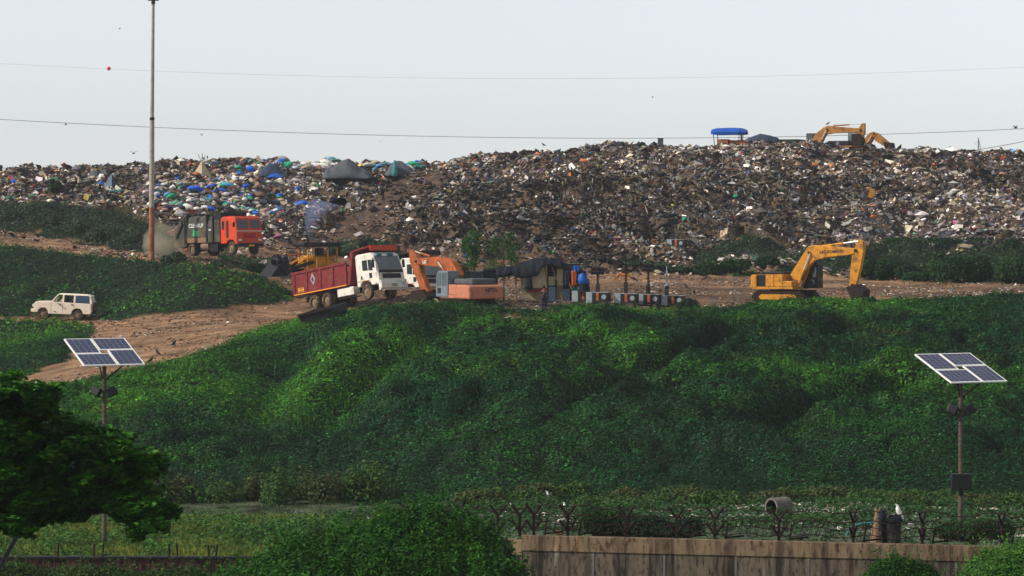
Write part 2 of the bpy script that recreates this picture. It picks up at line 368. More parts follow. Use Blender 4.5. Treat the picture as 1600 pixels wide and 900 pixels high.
def Z(x, y, veg=True):
    x = np.asarray(x, float); y = np.asarray(y, float)
    z = samp(ZG, x, y); v = samp(MV, x, y); t = np.clip(samp(MT, x, y), 0, 1)
    z = z + (.16 * (fbm(x / 1.9, y / 1.9, 31) - .5) + .10 * (fbm(x / .35, y / .35, 32) - .5)) * (1 - v) * (y > 124)
    ter = z / 3.4 + 1.1 * fbm(x / 11, y / 30, 37); fr = ter - np.floor(ter); st = np.clip((fr - .3) / .4, 0, 1); st = st * st * (3 - 2 * st)
    z = z + t * (y > 250) * (y < 306) * ((st - fr) * 1.9) - .95 * t * (y > 285)
    z = z + t * ((y > 238) * (2.6 * (fbm(x / 9, y / 7, 33, 5) - .5) + 1.7 * (lumps(x / 2.9, y / 2.4, 34) - .45) + .75 * (lumps(x / .95, y / .95, 36) - .4)))
    if veg:
        h = veg_h(x, y); fl_ = np.clip((y - 126.5) / 5, 0, 1)
        z = z + v * (h * fl_ * .8 + (1 - fl_) * .25 * lumps(x / 1.1, y / 1.1, 25))
    return z
def gz(x, y): return float(Z(np.array([x]), np.array([y]), False)[0])
def hit(u, py):
    """where the sight line through a photo pixel first meets the bare ground"""
    d = np.arange(92, 350, .25); x = (u - 800) * d / F
    p = HY + (HC - Z(x, d, False)) * F / d
    i = int(np.argmax(p <= py)) if (p <= py).any() else len(d) - 1
    return Vector((x[i], d[i], gz(x[i], d[i])))

uu = np.concatenate([np.linspace(-9000, -1200, 30)[:-1], np.linspace(-1200, -420, 50)[:-1], np.arange(-420, 2061, 4.5), np.linspace(2061, 2800, 40)[1:], np.linspace(2800, 10600, 30)[1:]])
dd = np.concatenate([np.linspace(14, 88, 30)[:-1], np.arange(88, 332, .38), np.linspace(332, 480, 60), np.geomspace(500, 1500, 12)])
Us, Ds = np.meshgrid(uu, dd, indexing='ij'); Xs = (Us - 800) * Ds / F
Zs = Z(Xs.ravel(), Ds.ravel()).reshape(Xs.shape)
Zs[:, dd > 480] = -1.0
vv = np.stack([Xs, Ds, Zs], -1).reshape(-1, 3)
nu, nd = len(uu), len(dd); ii, jj = np.meshgrid(np.arange(nu - 1), np.arange(nd - 1), indexing='ij')
q = (ii * nd + jj).ravel(); ff = np.stack([q, q + nd, q + nd + 1, q + 1], -1)
xf, yf = vv[:, 0], vv[:, 1]
mv = samp(MV, xf, yf)[:, None]; mt = np.clip(samp(MT, xf, yf), 0, 1)[:, None]; ms = samp(MS, xf, yf)[:, None]
n1 = fbm(xf / 2.5, yf / 4, 51)[:, None]; n2 = fbm(xf / .5, yf / .9, 52)[:, None]; n3 = fbm(xf / 12, yf / 12, 53)[:, None]
dirt = np.array([.2, .118, .068]) * (.45 + 1.0 * n1) * (.5 + 1.0 * n2)
rut = np.clip((fbm(xf / 6 + yf / 40, (yf - xf * .25) / .9, 55)[:, None] - .45) * 4, 0, 1); dirt = dirt * (1 - .4 * rut)
dk_ = np.clip((fbm(xf / 5, yf / 6, 56)[:, None] - .5) * 6, 0, 1) * (yf[:, None] > 190) * (xf[:, None] > -14); dirt = dirt * (1 - .5 * dk_) + np.array([.07, .055, .045]) * .3 * dk_
rp = samp(fl(ramp), xf, yf)[:, None]; dirt = dirt * (1 - rp) + rp * np.array([.1, .062, .042]) * (.4 + 1.1 * n1) * (.5 + n2)
soilt = np.array([.085, .06, .042]) * (.5 + n1) * (.6 + .8 * n2) * (.7 + .6 * n3)
pyf = HY + (HC - samp(ZG, xf, yf)) * F / np.maximum(yf, 1); uf = 800 + F * xf / np.maximum(yf, 1)
clean = ((uf < 500) & (pyf > 478) & (yf > 150)) | ((uf < 240) & (pyf > 355) & (pyf < 412) & (yf > 230)); band = (uf > 900) & (pyf > 428) & (pyf < 450) & (yf > 200)
dirt = dirt * (1 + .55 * clean + .5 * band)[:, None]
vegc = np.array([.006, .016, .007]) * (.5 + n1)
swc = np.array([.085, .12, .075]) * (.5 + n2)
c = dirt * (1 - mt) + soilt * mt; c = c * (1 - ms) + swc * ms; c = c * (1 - mv) + vegc * mv
tm = colmat('ground_soil', .95, 0, .15); t = tm.node_tree
nn = t.nodes.new('ShaderNodeTexNoise'); nn.inputs['Scale'].default_value = 2.2; nn.inputs['Detail'].default_value = 10; nn.inputs['Roughness'].default_value = .75
tcn = t.nodes.new('ShaderNodeTexCoord'); t.links.new(tcn.outputs['Object'], nn.inputs['Vector'])
bp = t.nodes.new('ShaderNodeBump'); bp.inputs['Strength'].default_value = .6; bp.inputs['Distance'].default_value = .2
t.links.new(nn.outputs['Fac'], bp.inputs['Height']); t.links.new(bp.outputs[0], t.nodes['Principled BSDF'].inputs['Normal'])
tag(npmesh('ground', vv, ff, tm, c, smooth=True), kind='structure')
# fine height table for everything that is strewn on the ground
HU = np.arange(-440, 2081, 3.); HD = np.arange(88, 336.1, .25)
hu, hd = np.meshgrid(HU, HD, indexing='ij'); HT = Z(((hu - 800) * hd / F).ravel(), hd.ravel()).reshape(hu.shape)
Zfull = Z
def Z(x, y, veg=True):
    if not veg: return Zfull(x, y, False)
    x = np.asarray(x, float); y = np.asarray(y, float)
    a = np.clip((800 + F * x / y - HU[0]) / 3., 0, len(HU) - 1.001); b = np.clip((y - HD[0]) / .25, 0, len(HD) - 1.001)
    i = a.astype(int); j = b.astype(int); fa = a - i; fb = b - j
    return (HT[i, j] * (1 - fa) + HT[i + 1, j] * fa) * (1 - fb) + (HT[i, j + 1] * (1 - fa) + HT[i + 1, j + 1] * fa) * fb
# water in the channel at the foot of the slope
wm = nmat('murky_water', (.03, .04, .03), .06, 0, .4, .8, .01, (.2, .25, .15), .5, .7, .5)
wb = MB(); pw = []
for i in range(41):
    u = 150 + i * 12.5; pw.append(((u - 800) * 122 / F, 115.6 + .6 * math.sin(i * .7), 126 + .8 * math.sin(i * .5)))
wb.add([(p[0] * p[1] / 122, p[1], -.36) for p in pw] + [(p[0] * p[2] / 122, p[2], -.36) for p in pw], [(i, i + 1, i + 42, i + 41) for i in range(40)])
tag(wb.build('water', wm), kind='structure')

# ------------------------------------------------------------------ leaves
def leafcloud(p, nrm, size, col, asp=.55, fold=.0):
    n = len(p); nrm = nrm / np.linalg.norm(nrm, axis=1, keepdims=True)
    r = rng.normal(size=(n, 3)); a = np.cross(nrm, r); a /= np.linalg.norm(a, axis=1, keepdims=True); b = np.cross(nrm, a)
    s = size[:, None]
    v = np.stack([p - a * s * .5, p + b * s * asp * .5 + nrm * s * .06, p + a * s * .5, p - b * s * asp * .5 + nrm * s * .06], 1).reshape(-1, 3)
    f = np.arange(4 * n).reshape(n, 4)
    return v, f, np.repeat(col, 4, 0)
def blades(p, h, wd, col):
    n = len(p); th = rng.uniform(0, 2 * np.pi, n); d = np.stack([np.cos(th), np.sin(th), np.zeros(n)], 1)
    lean = rng.normal(0, .28, (n, 3)); lean[:, 2] = 1; up = lean * h[:, None]
    w_ = wd[:, None]
    v = np.stack([p - d * w_, p + d * w_, p + up * .6 + d * w_ * .7, p + up], 1).reshape(-1, 3)
    return v, np.arange(4 * n).reshape(n, 4), np.repeat(col, 4, 0)
def merge(parts):
    vs, fs, cs, k = [], [], [], 0
    for v, f, c_ in parts: vs.append(v); fs.append(f + k); cs.append(c_); k += len(v)
    return np.concatenate(vs), np.concatenate(fs), np.concatenate(cs)
def greens(x, y, n, base=None):
    """leaf colour: fresh and yellowish patches, bluish scrub, per-leaf scatter"""
    a = fbm(x / 7, y / 9, 61)[:, None]; b = fbm(x / 1.5, y / 1.5, 62)[:, None]
    k = np.clip((y - 128) / 34, 0, 1)[:, None]
    fresh = np.array([.044, .155, .013]); blue = np.array([.008, .046, .015]); yel = np.array([.1, .15, .014])
    c_ = blue + (fresh - blue) * np.clip((a - .34) * 3.2, 0, 1) * (.25 + .75 * k)
    c_ = c_ + (yel - c_) * np.clip((b - .62) * 2.2, 0, .5) * k
    hi = np.clip((y - 238) / 8, 0, 1)[:, None]; c_ = c_ * (1 - hi) + hi * np.array([.035, .058, .026])
    return c_ * np.exp(rng.normal(-.1, .48, (n, 1))) * (.3 + 1.4 * fbm(x / 1.1, y / 1.3, 63)[:, None])  # heavy-tailed brightness puts sunlit leaf tips into the colour
def scatter(n, d0, d1, u0, u1):
    D = np.sqrt(rng.uniform(d0 ** 2, d1 ** 2, n)); u = rng.uniform(u0, u1, n)
    return (u - 800) * D / F, D
def normals(x, y, e=.12):
    z0 = Z(x, y); zx = Z(x + e, y); zy = Z(x, y + e)
    return z0, np.stack([-(zx - z0) / e, -(zy - z0) / e, np.ones_like(x)], 1)
parts = []
x, y = scatter(1000000, 124, 203, -400, 2040); k = samp(MV, x, y) > rng.uniform(.2, .7, len(x)); x, y = x[k], y[k]
z, nr = normals(x, y); nr += rng.normal(0, .26, nr.shape)
off = rng.gamma(1.4, .06, len(x))
parts.append(leafcloud(np.stack([x, y, z + off], 1), nr, rng.uniform(.09, .17 + .08 * np.clip((y - 130) / 20, 0, 1), len(x)), greens(x, y, len(x))))
x, y = scatter(160000, 203, 275, -400, 2040); k = samp(MV, x, y) > rng.uniform(.2, .7, len(x)); x, y = x[k], y[k]
z, nr = normals(x, y); nr += rng.normal(0, .45, nr.shape)
parts.append(leafcloud(np.stack([x, y, z + rng.gamma(1.4, .1, len(x))], 1), nr, rng.uniform(.14, .34, len(x)), greens(x, y, len(x))))
# upright grassy tufts over the top and the middle of the slope
cx, cy_ = scatter(1300, 130, 205, -200, 1800); k = (samp(MV, cx, cy_) > .6) & (fbm(cx / 8, cy_ / 8, 71) > .45); cx, cy_ = cx[k], cy_[k]
x = np.repeat(cx, 40) + rng.normal(0, .4, len(cx) * 40); y = np.repeat(cy_, 40) + rng.normal(0, .4, len(cx) * 40)
z = Z(x, y); cc = greens(x, y, len(x)) * np.array([1.35, 1.25, 1.0])
parts.append(blades(np.stack([x, y, z - .05], 1), rng.uniform(.2, .6, len(x)), rng.uniform(.012, .03, len(x)), cc))
v, f, cc = merge(parts)
tag(npmesh('hillside_creepers', v, f, M['leaf'], cc), 'dense green creepers and grass covering the whole slope below the dump', 'vegetation', kind='stuff')
# flats: grass behind the rusty wall, swampy weeds and litter behind the concrete wall
parts = []
x, y = scatter(150000, 98.5, 119, -60, 700); k = samp(MV, x, y) > .5; x, y = x[k], y[k]; z = Z(x, y)
g = fbm(x / 2.2, y / 2.2, 81)[:, None]
cc = (np.array([.045, .12, .02]) * (1 - g) + np.array([.24, .27, .05]) * g) * rng.uniform(.5, 1.3, (len(x), 1))
parts.append(blades(np.stack([x, y, z], 1), rng.uniform(.06, .24, len(x)) * (.4 + 1.4 * g[:, 0]), rng.uniform(.01, .022, len(x)), cc))
x, y = scatter(100000, 90, 127, 480, 2000); g = fbm(x / 2.6, y / 3.5, 82); k = (samp(MS, x, y) > .4) & (g > rng.uniform(.30, .56, len(x))); x, y, g = x[k], y[k], g[k]; z = Z(x, y)
x2, y2 = scatter(60000, 98.5, 120, -60, 700); g2 = fbm(x2 / 1.8, y2 / 2.2, 83); k2 = (samp(MV, x2, y2) > .5) & (g2 > .47) & (y2 < 116); x2, y2, g2 = x2[k2], y2[k2], g2[k2]
nr2 = rng.normal(0, .5, (len(x2), 3)); nr2[:, 2] = 1; hh2 = np.clip((g2 - .47) * 7, 0, 1) * (.35 + .5 * lumps(x2 / 1.1, y2 / 1.1, 84))
parts.append(leafcloud(np.stack([x2, y2, Z(x2, y2) + hh2 * rng.uniform(.3, 1, len(x2))], 1), nr2, rng.uniform(.07, .18, len(x2)), np.array([.05, .13, .025]) * rng.uniform(.4, 1.6, (len(x2), 1))))
cc = np.array([.03, .085, .022]) * rng.uniform(.4, 1.4, (len(x), 1))
nr = rng.normal(0, .5, (len(x), 3)); nr[:, 2] = 1
parts.append(leafcloud(np.stack([x, y, z + rng.uniform(0, .4, len(x)) * np.clip((g - .45) * 8, .1, 1)], 1), nr, rng.uniform(.07, .2, len(x)), cc))
v, f, cc = merge(parts)
tag(npmesh('marsh_grass', v, f, M['leaf'], cc), 'yellow green grass and marsh weeds on the flat ground behind the walls', 'grass', kind='stuff')

# ------------------------------------------------------------------ refuse
PAL = np.array([(.10,.065,.04),(.07,.05,.04),(.16,.11,.07),(.24,.18,.12),(.33,.28,.21),(.45,.40,.33),(.62,.58,.52),(.75,.73,.70),(.2,.2,.22),(.035,.035,.05),(.05,.05,.09),(.3,.26,.28),(.5,.45,.45),(.3,.06,.04),(.42,.14,.05),(.04,.12,.3),(.05,.22,.14),(.45,.36,.1),(.25,.08,.15)])
PW = np.array([10,8,9,9,9,7,5.5,4.5,5,7,4,4,4,1.6,1.8,1.2,1.0,.8,.9]); PW = PW / PW.sum()
BAGW = np.array([4,3,5,6,8,9,12,12,4,4,2,4,6,1.5,2,6,6,1,1]); BAGW = BAGW / BAGW.sum()
def lumpcloud(p, size, col, flatz=.6):
    n = len(p); base = np.array([(1,0,0),(0,1,0),(-1,0,0),(0,-1,0),(0,0,1),(0,0,-1)], float)
    q = rng.normal(size=(n, 3, 3)) * .35 + np.eye(3)
    v = np.einsum('nij,kj->nki', q, base) * size[:, None, None] * .5; v[:, :, 2] *= flatz
    v = (v + p[:, None, :]).reshape(-1, 3)
    t_ = np.array([(0,1,4),(1,2,4),(2,3,4),(3,0,4),(1,0,5),(2,1,5),(3,2,5),(0,3,5)])
    return v, (t_[None] + 6 * np.arange(n)[:, None, None]).reshape(-1, 3), np.repeat(col, 6, 0)
def refuse(n, d0, d1, u0, u1, smin, smax, thr=(.15, .75), w_=PW):
    x, y = scatter(n, d0, d1, u0, u1); k = samp(MT, x, y) > rng.uniform(*thr, len(x)); x, y = x[k], y[k]
    bri = fbm(x / 1.8, y / 2.2, 95)
    ci = rng.choice(len(PAL), len(x), p=w_); cc = PAL[ci] * np.exp(rng.normal(-.22, .5, (len(x), 1))) * (.02 + 1.75 * bri[:, None])
    dk = np.clip((fbm(x / 6, y / 3.2, 99) - .44) * 7, 0, 1) * (x * F / y + 800 > 560); cc = cc * (1 - .8 * dk * (rng.uniform(0, 1, len(x)) < .85))[:, None]  # dark bands: older refuse, with overhang shade put into the colour
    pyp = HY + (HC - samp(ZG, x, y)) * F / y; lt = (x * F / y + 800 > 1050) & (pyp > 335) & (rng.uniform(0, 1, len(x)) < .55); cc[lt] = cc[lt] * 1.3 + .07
    df = (pyp > 285) & (pyp < 392) & (x * F / y + 800 > 640) & (x * F / y + 800 < 1330) & (rng.uniform(0, 1, len(x)) < .68); cc[df] *= .3  # shade of overhangs and hollows put into the colour of this band
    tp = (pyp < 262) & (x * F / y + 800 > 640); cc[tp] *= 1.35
    uu_ = x * F / y + 800; bag = (uu_ > 225) & (uu_ < 500) & (y > 272) & (y < 306) & (rng.uniform(0, 1, len(x)) < .6)
    cc[bag] = (PAL[rng.choice(len(PAL), len(x), p=BAGW)] * rng.uniform(.7, 1.2, (len(x), 1)))[bag]
    s = smin * (smax / smin) ** (rng.uniform(0, 1, len(x)) ** 2.2); big_ = rng.uniform(0, 1, len(x)) > .965; s[big_] = rng.uniform(.4, 1.0, big_.sum())
    z, nr = normals(x, y, .3)
    return x, y, z, nr, s, cc
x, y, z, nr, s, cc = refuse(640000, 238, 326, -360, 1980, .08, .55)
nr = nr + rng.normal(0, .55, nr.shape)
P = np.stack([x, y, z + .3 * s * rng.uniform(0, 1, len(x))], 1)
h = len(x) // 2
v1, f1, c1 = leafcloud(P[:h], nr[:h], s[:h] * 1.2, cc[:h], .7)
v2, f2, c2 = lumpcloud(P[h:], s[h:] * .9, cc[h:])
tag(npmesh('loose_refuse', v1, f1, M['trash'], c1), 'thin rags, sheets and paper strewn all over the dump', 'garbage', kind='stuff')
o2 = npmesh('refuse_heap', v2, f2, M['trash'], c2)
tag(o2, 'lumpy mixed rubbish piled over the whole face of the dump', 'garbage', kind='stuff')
# strips of cloth and plastic hanging down the steep face
x, y = scatter(22000, 262, 304, 560, 1800); k = (samp(MT, x, y) > .5) & (fbm(x / 6, y / 5, 96) > .47); x, y = x[k], y[k]; z = Z(x, y)
n = len(x); L = rng.uniform(.3, 1.7, n) * rng.uniform(.3, 1, n); wd = rng.uniform(.02, .1, n)
cc = PAL[rng.choice(len(PAL), n, p=PW)] * rng.uniform(.25, .95, (n, 1))
dx = rng.uniform(-.15, .15, n)
v = np.stack([np.stack([x - wd, y - .1, z + .2], 1), np.stack([x + wd, y - .1, z + .2], 1), np.stack([x + wd * .3 + dx * 2, y - .34, z + .3 - L], 1), np.stack([x - wd * .9 + dx, y - .36, z + .3 - L * .75], 1)], 1).reshape(-1, 3)
tag(npmesh('hanging_rags', v, np.arange(4 * n).reshape(n, 4), M['trash'], np.repeat(cc, 4, 0)), 'torn cloth and plastic strips hanging down the steep dump face', 'garbage', kind='stuff')
# litter on the tracks, the working level and the mud behind the wall
x, y = scatter(150000, 128, 262, -180, 1780); k = (samp(MV, x, y) < .3) & (fbm(x / 2.5, y / 2.5, 97) + .25 * samp(MT, x, y) - .14 * ((x * F / y + 800 < 500) & (y < 222)) - .1 * ((y > 222) & (y < 238) & (x > 4)) > rng.uniform(.45, .85, len(x))); x, y = x[k], y[k]; z = Z(x, y)
n = len(x); cc = PAL[rng.choice(len(PAL), n, p=PW)] * rng.uniform(.7, 1.5, (n, 1)); s = rng.uniform(.06, .3, n) * rng.uniform(.5, 1, n)
A = lumpcloud(np.stack([x, y, z + .03], 1), s, cc, .35)
x, y = scatter(16000, 92, 126, 560, 1780); g = fbm(x / 3, y / 3, 98) + .25 * (np.abs((x * F / y + 800) - 1330) < 110) * (y > 106); k = (samp(MS, x, y) > .4) & (g > rng.uniform(.48, .85, len(x))); x, y = x[k], y[k]; z = Z(x, y)
n = len(x); cc = PAL[rng.choice([4,5,6,7,12,3], n)] * rng.uniform(.5, 1.1, (n, 1)); s = rng.uniform(.05, .22, n)
B = lumpcloud(np.stack([x, y, z + .05], 1), s, cc, .35)
x, y = scatter(110000, 128, 268, -180, 1780); k = (samp(MV, x, y) < .4) & (fbm(x / 4, y / 5, 100) > rng.uniform(.38, .62, len(x))); x, y = x[k], y[k]; z = Z(x, y)
n = len(x); cc = np.array([.16, .1, .06]) * rng.uniform(.3, 1.2, (n, 1)); s = .05 * 6 ** (rng.uniform(0, 1, n) ** 2.4)
C_ = lumpcloud(np.stack([x, y, z + .02], 1), s, cc, .5)
v, f, cc = merge([A, B, C_])
tag(npmesh('litter', v, f, M['trash'], cc), 'small pale litter scattered over tracks and marshy ground', 'litter', kind='stuff')
# ------------------------------------------------------------------ machines
def wheel(root, c, r, wd, name='wheel', tm='tyre', rm='dust', out=-1):
    """axis along y; out = the side the disc shows on"""
    h = wd / 2
    t_ = MB().lathe([(r * .58, -h), (r * .9, -h), (r, -h * .7), (r, h * .7), (r * .9, h), (r * .58, h)], c, 'y', 22).build(name, tm, root, smooth=False)
    y0 = c[1] + out * h * .55
    m = MB().lathe([(r * .6, -.02), (r * .6, .02), (r * .34, out * .06), (.001, out * .06), (.001, -.03)], (c[0], y0, c[2]), 'y', 18)
    m.cyl((c[0], y0, c[2]), (c[0], y0 + out * .1, c[2]), r * .2, r * .17, 10)
    m.build('rim', rm, t_)
    return t_
def base_at(u, py, rz, pitch=0., roll=0., name='x', D=None):
    p = hit(u, py) if D is None else W(u, py, D)
    q = Matrix.Rotation(rz, 4, 'Z') @ Matrix.Rotation(-pitch, 4, 'Y') @ Matrix.Rotation(roll, 4, 'X')
    return empty(name, p, q.to_euler())

# --- tipper truck: x forward from the rear bumper, right side at -y
def tipper(name, bodymat, label, u, py, rz, pitch, D, second=False):
    r = base_at(u, py, rz, pitch, 0, name, D); tag(r, label, 'truck')
    MB().bb(.4, 8.6, -.45, -.2, .75, 1.05).bb(.4, 8.6, .2, .45, .75, 1.05).bb(1.9, 2.2, -.9, .9, .5, .8).bb(3.3, 3.6, -.9, .9, .5, .8).bb(.9, 4.6, -.55, .55, .62, .9).build('chassis', 'dark', r)
    for x in (2.05, 3.45):
        for s in (-1, 1): wheel(r, (x, s * .95, .53), .53, .58, out=s)
    for s in (-1, 1): wheel(r, (7.75, s * 1.05, .53), .53, .32, out=s)
    b = MB()
    b.prism([(.15, 1.25), (5.9, 1.25), (5.95, 2.85), (-.1, 2.85)], -1.25, -1.19).prism([(.15, 1.25), (5.9, 1.25), (5.95, 2.85), (-.1, 2.85)], 1.19, 1.25)
    b.bb(.15, 5.9, -1.188, 1.188, 1.25, 1.33)
    for s in (-1, 1):
        b.bb(-.12, 5.95, s * 1.25 - .06 + (.02 if s > 0 else -.02), s * 1.25 + .06 + (.02 if s > 0 else -.02), 2.74, 2.9)
        b.bb(.12, 5.92, s * 1.25 - .05 + s * .03, s * 1.25 + .05 + s * .03, 1.2, 1.34)
        for x in (.1, 1.5, 3.0, 4.35, 5.75):
            b.prism([(x - .07, 1.34), (x + .09, 1.34), (x + .22, 2.74), (x + .02, 2.74)], s * 1.31, s * 1.25)
    b.build('dump_body', bodymat, r, .01)
    MB().bb(-.08, -.02, -1.18, 1.18, 1.3, 2.9).bb(-.14, -.08, -1.2, -1.05, 1.3, 2.95).bb(-.14, -.08, 1.05, 1.2, 1.3, 2.95).build('tailgate', bodymat, r)
    g = MB().prism([(5.92, 1.25), (6.15, 1.25), (6.75, 3.45), (6.6, 3.55), (6.45, 3.55)], -1.26, 1.26)
    g.prism([(6.5, 3.45), (8.6, 3.62), (8.6, 3.7), (6.5, 3.56)], -1.26, 1.26)
    g.build('headboard', bodymat, r, .01)
    MB().prism([(8.55, 3.35), (8.61, 3.35), (8.61, 3.71), (8.55, 3.71)], -1.26, 1.26).build('guard_edge', 'red' if not second else 'dark', r)
    MB().bb(.12, 5.85, -1.345, -1.335, 1.24, 1.3).build('reflective_strip', 'ytape', r)
    # side tank with mud-splashed white panel
    MB().bb(4.65, 6.4, -1.2, -.6, .55, 1.12).build('side_tank', 'white', r, .03)
    MB().bb(4.6, 6.5, -1.1, -.6, .4, .46).build('under_guard', 'dark', r)
    # cab
    cab = MB().prism([(6.85, .95), (6.85, 3.1), (7.05, 3.22), (8.45, 3.22), (8.75, 3.0), (9.12, 1.95), (9.2, 1.3), (9.2, .95), (8.35, .95), (8.25, 1.18), (7.95, 1.3), (7.55, 1.3), (7.25, 1.18), (7.15, .95)], -1.2, 1.2)
    cab.build('cab', 'white', r, .06)
    for s in (-1, 1):
        y0, y1 = s * 1.2, s * 1.212
        MB().prism([(7.55, 2.05), (8.1, 2.0), (8.08, 2.75), (7.55, 2.75)], y0, y1).build('side_window', 'glass', r)
        MB().prism([(8.17, 2.0), (8.62, 1.95), (8.5, 2.72), (8.17, 2.75)], y0, y1).build('side_window', 'glass', r)
        MB().bb(8.2, 8.5, min(y0, y1), max(y0, y1), 1.45, 1.8).build('lower_window', 'glass', r)
        MB().bb(7.35, 7.45, min(s * 1.2, s * 1.24), max(s * 1.2, s * 1.24), 1.45, 1.68).build('handle', 'dark', r)
        MB().tube([(8.7, s * 1.22, 2.8), (8.95, s * 1.42, 2.75), (8.95, s * 1.42, 2.2)], .02).bb(8.9, 8.97, s * 1.42 - .1, s * 1.42 + .1, 2.1, 2.65).build('mirror', 'dark', r)
        MB().box((9.24, s * .98, 1.12), (.08, .3, .16)).build('headlight', 'lamp', r)
    # front faces sloped with the cab nose
    def nose(z0, z1, y0, y1, o=.012):
        def fx(z): return 9.12 + (1.95 - z) * .357 if z > 1.95 else 9.2 - (z - 1.3) * .123 if z > 1.3 else 9.2
        return MB().add([(fx(z0) + o, y0, z0), (fx(z0) + o, y1, z0), (fx(z1) + o, y1, z1), (fx(z1) + o, y0, z1), (fx(z0) - .02, y0, z0), (fx(z0) - .02, y1, z0), (fx(z1) - .02, y1, z1), (fx(z1) - .02, y0, z1)],
                        [(0, 1, 2, 3), (7, 6, 5, 4), (0, 4, 5, 1), (1, 5, 6, 2), (2, 6, 7, 3), (3, 7, 4, 0)])
    nose(1.97, 2.95, -1.08, 1.08).build('windscreen', 'lglass', r)
    nose(1.72, 1.95, -1.1, 1.1, .02).build('black_band', 'black', r)
    nose(1.32, 1.66, -.85, .85, .02).build('grille', 'black', r)
    MB().bb(9.1, 9.42, -1.22, 1.22, .62, 1.0).bb(9.1, 9.3, -1.22, 1.22, .5, .62).build('bumper', 'white', r, .03)
    MB().bb(9.42, 9.43, -.35, .35, .72, .92).build('number_plate', 'white', r)
    for y in (-.7, .35): MB().bb(8.62, 8.9, y - .22, y + .22, 2.96, 3.1).build('roof_lamp', 'teal', r)
    MB().bb(6.84, 8.3, -1.208, -1.2, 1.3, 1.34).build('stripe', 'orange', r)
    if not second:
        lettering(r, '3923', .26, (9.436, 0, .81), (R(90), 0, R(90)), 'dtext')
        # pale diamond mark and yellow notice on the body
        d = MB().prism([(2.25, 1.75), (2.5, 2.15), (2.2, 2.6), (1.95, 2.15)], -1.268, -1.252)
        d.build('diamond_mark', 'grey', r)
        MB().prism([(2.22, 1.95), (2.36, 2.15), (2.2, 2.36), (2.06, 2.15)], -1.276, -1.269).build('diamond_centre', 'maroon', r)
        MB().bb(.5, 1.15, -1.262, -1.252, 1.42, 1.72).build('notice', 'ytape', r)
        lettering(r, 'STOP', .17, (.82, -1.266, 1.62), (R(90), 0, 0), 'dtext')
        lettering(r, 'HORN OK', .11, (.82, -1.266, 1.48), (R(90), 0, 0), 'dtext')
    return r
tipper('tipper_truck', 'maroon', 'maroon and white tipper truck on the slope with its back wheels above a dark skip', 483, 489, R(-46), R(8.2), 220)
tipper('tipper_truck', 'dark', 'white truck cab half hidden behind the maroon tipper and the old orange digger arm', 546, 474, R(-44), R(2.0), 231, True)

# dark steel skip under the tipper
r = base_at(510, 515, R(-28), 0, 0, 'skip'); tag(r, 'dark rusty steel skip tilted below the back wheels of the maroon tipper', 'skip')
r.rotation_euler = (R(8), R(-12), R(-25)); r.location.z += .3
a, b_, h0 = 1.2, .9, 1.0
MB().add([(-a + .25, -b_, 0), (a - .15, -b_, 0), (a, -b_ - .15, h0), (-a, -b_ - .15, h0), (-a + .25, b_, 0), (a - .15, b_, 0), (a, b_ + .1, h0), (-a, b_ + .1, h0),
          (-a + .32, -b_ + .06, .06), (a - .22, -b_ + .06, .06), (a - .08, -b_ - .08, h0), (-a + .08, -b_ - .08, h0), (-a + .32, b_ - .06, .06), (a - .22, b_ - .06, .06), (a - .08, b_ + .03, h0), (-a + .08, b_ + .03, h0)],
         [(0, 1, 2, 3), (5, 4, 7, 6), (1, 5, 6, 2), (4, 0, 3, 7), (4, 5, 1, 0), (11, 10, 9, 8), (14, 15, 12, 13), (10, 14, 13, 9), (15, 11, 8, 12), (8, 9, 13, 12), (3, 2, 10, 11), (2, 6, 14, 10), (6, 7, 15, 14), (7, 3, 11, 15)]).build('bin', 'black', r)
for x in (-.75, 0, .75): MB().box((x, -b_ - .1, .5), (.06, .06, .9), (R(-7), 0, 0)).build('rib', 'rust', r)
MB().bb(-a, a, -b_ - .22, -b_ - .14, h0 - .08, h0 + .03).build('rim_bar', 'rust', r)

# --- garbage compactor
r = base_at(292, 401, R(-49), R(1.5), 0, 'garbage_truck', 240); tag(r, 'garbage truck with bright red cab and grimy dark green body on the upper track', 'truck')
MB().bb(.8, 8.2, -.45, -.2, .7, .98).bb(.8, 8.2, .2, .45, .7, .98).bb(2.2, 2.5, -.9, .9, .4, .65).build('chassis', 'dark', r)
for s in (-1, 1):
    wheel(r, (2.35, s * .92, .5), .5, .56, out=s); wheel(r, (7.5, s * 1.0, .5), .5, .3, out=s)
    MB().bb(2.95, 3.1, s * 1.12 - .22, s * 1.12 + .22, .35, 1.1).build('mud_flap', 'black', r)
B = MB()
pr = [(-1.22, 1.0), (-1.25, 1.7), (-1.24, 2.4), (-1.1, 2.95), (-.85, 3.1), (.85, 3.1), (1.1, 2.95), (1.24, 2.4), (1.25, 1.7), (1.22, 1.0)]
n = len(pr); B.add([(1.75, p[0], p[1]) for p in pr] + [(5.3, p[0], p[1]) for p in pr], [tuple(range(n - 1, -1, -1)), tuple(range(n, 2 * n))] + [(i, (i + 1) % n, (i + 1) % n + n, i + n) for i in range(n)])
B.build('compactor_body', 'dkgreen', r, .02)
for x in (1.8, 4.5, 5.3): MB().bb(x - .07, x + .07, -1.3, 1.3, .98, 3.16).build('body_post', 'dark', r)
MB().bb(5.37, 6.1, -1.2, 1.2, 1.0, 3.2).build('front_bulkhead', 'dkgreen', r, .02)
MB().bb(5.5, 6.3, -1.22, 1.22, 2.75, 3.28).build('top_hood', 'black', r)
MB().bb(1.9, 4.42, -1.262, -1.252, 1.02, 1.4).build('side_panel', 'brownb', r)
MB().bb(2.1, 4.25, -1.268, -1.255, 1.42, 1.86).build('painted_panel', 'dkgreen', r)
lettering(r, 'CLEAN UP', .42, (3.1, -1.272, 2.32), (R(88), 0, 0), 'ltext')
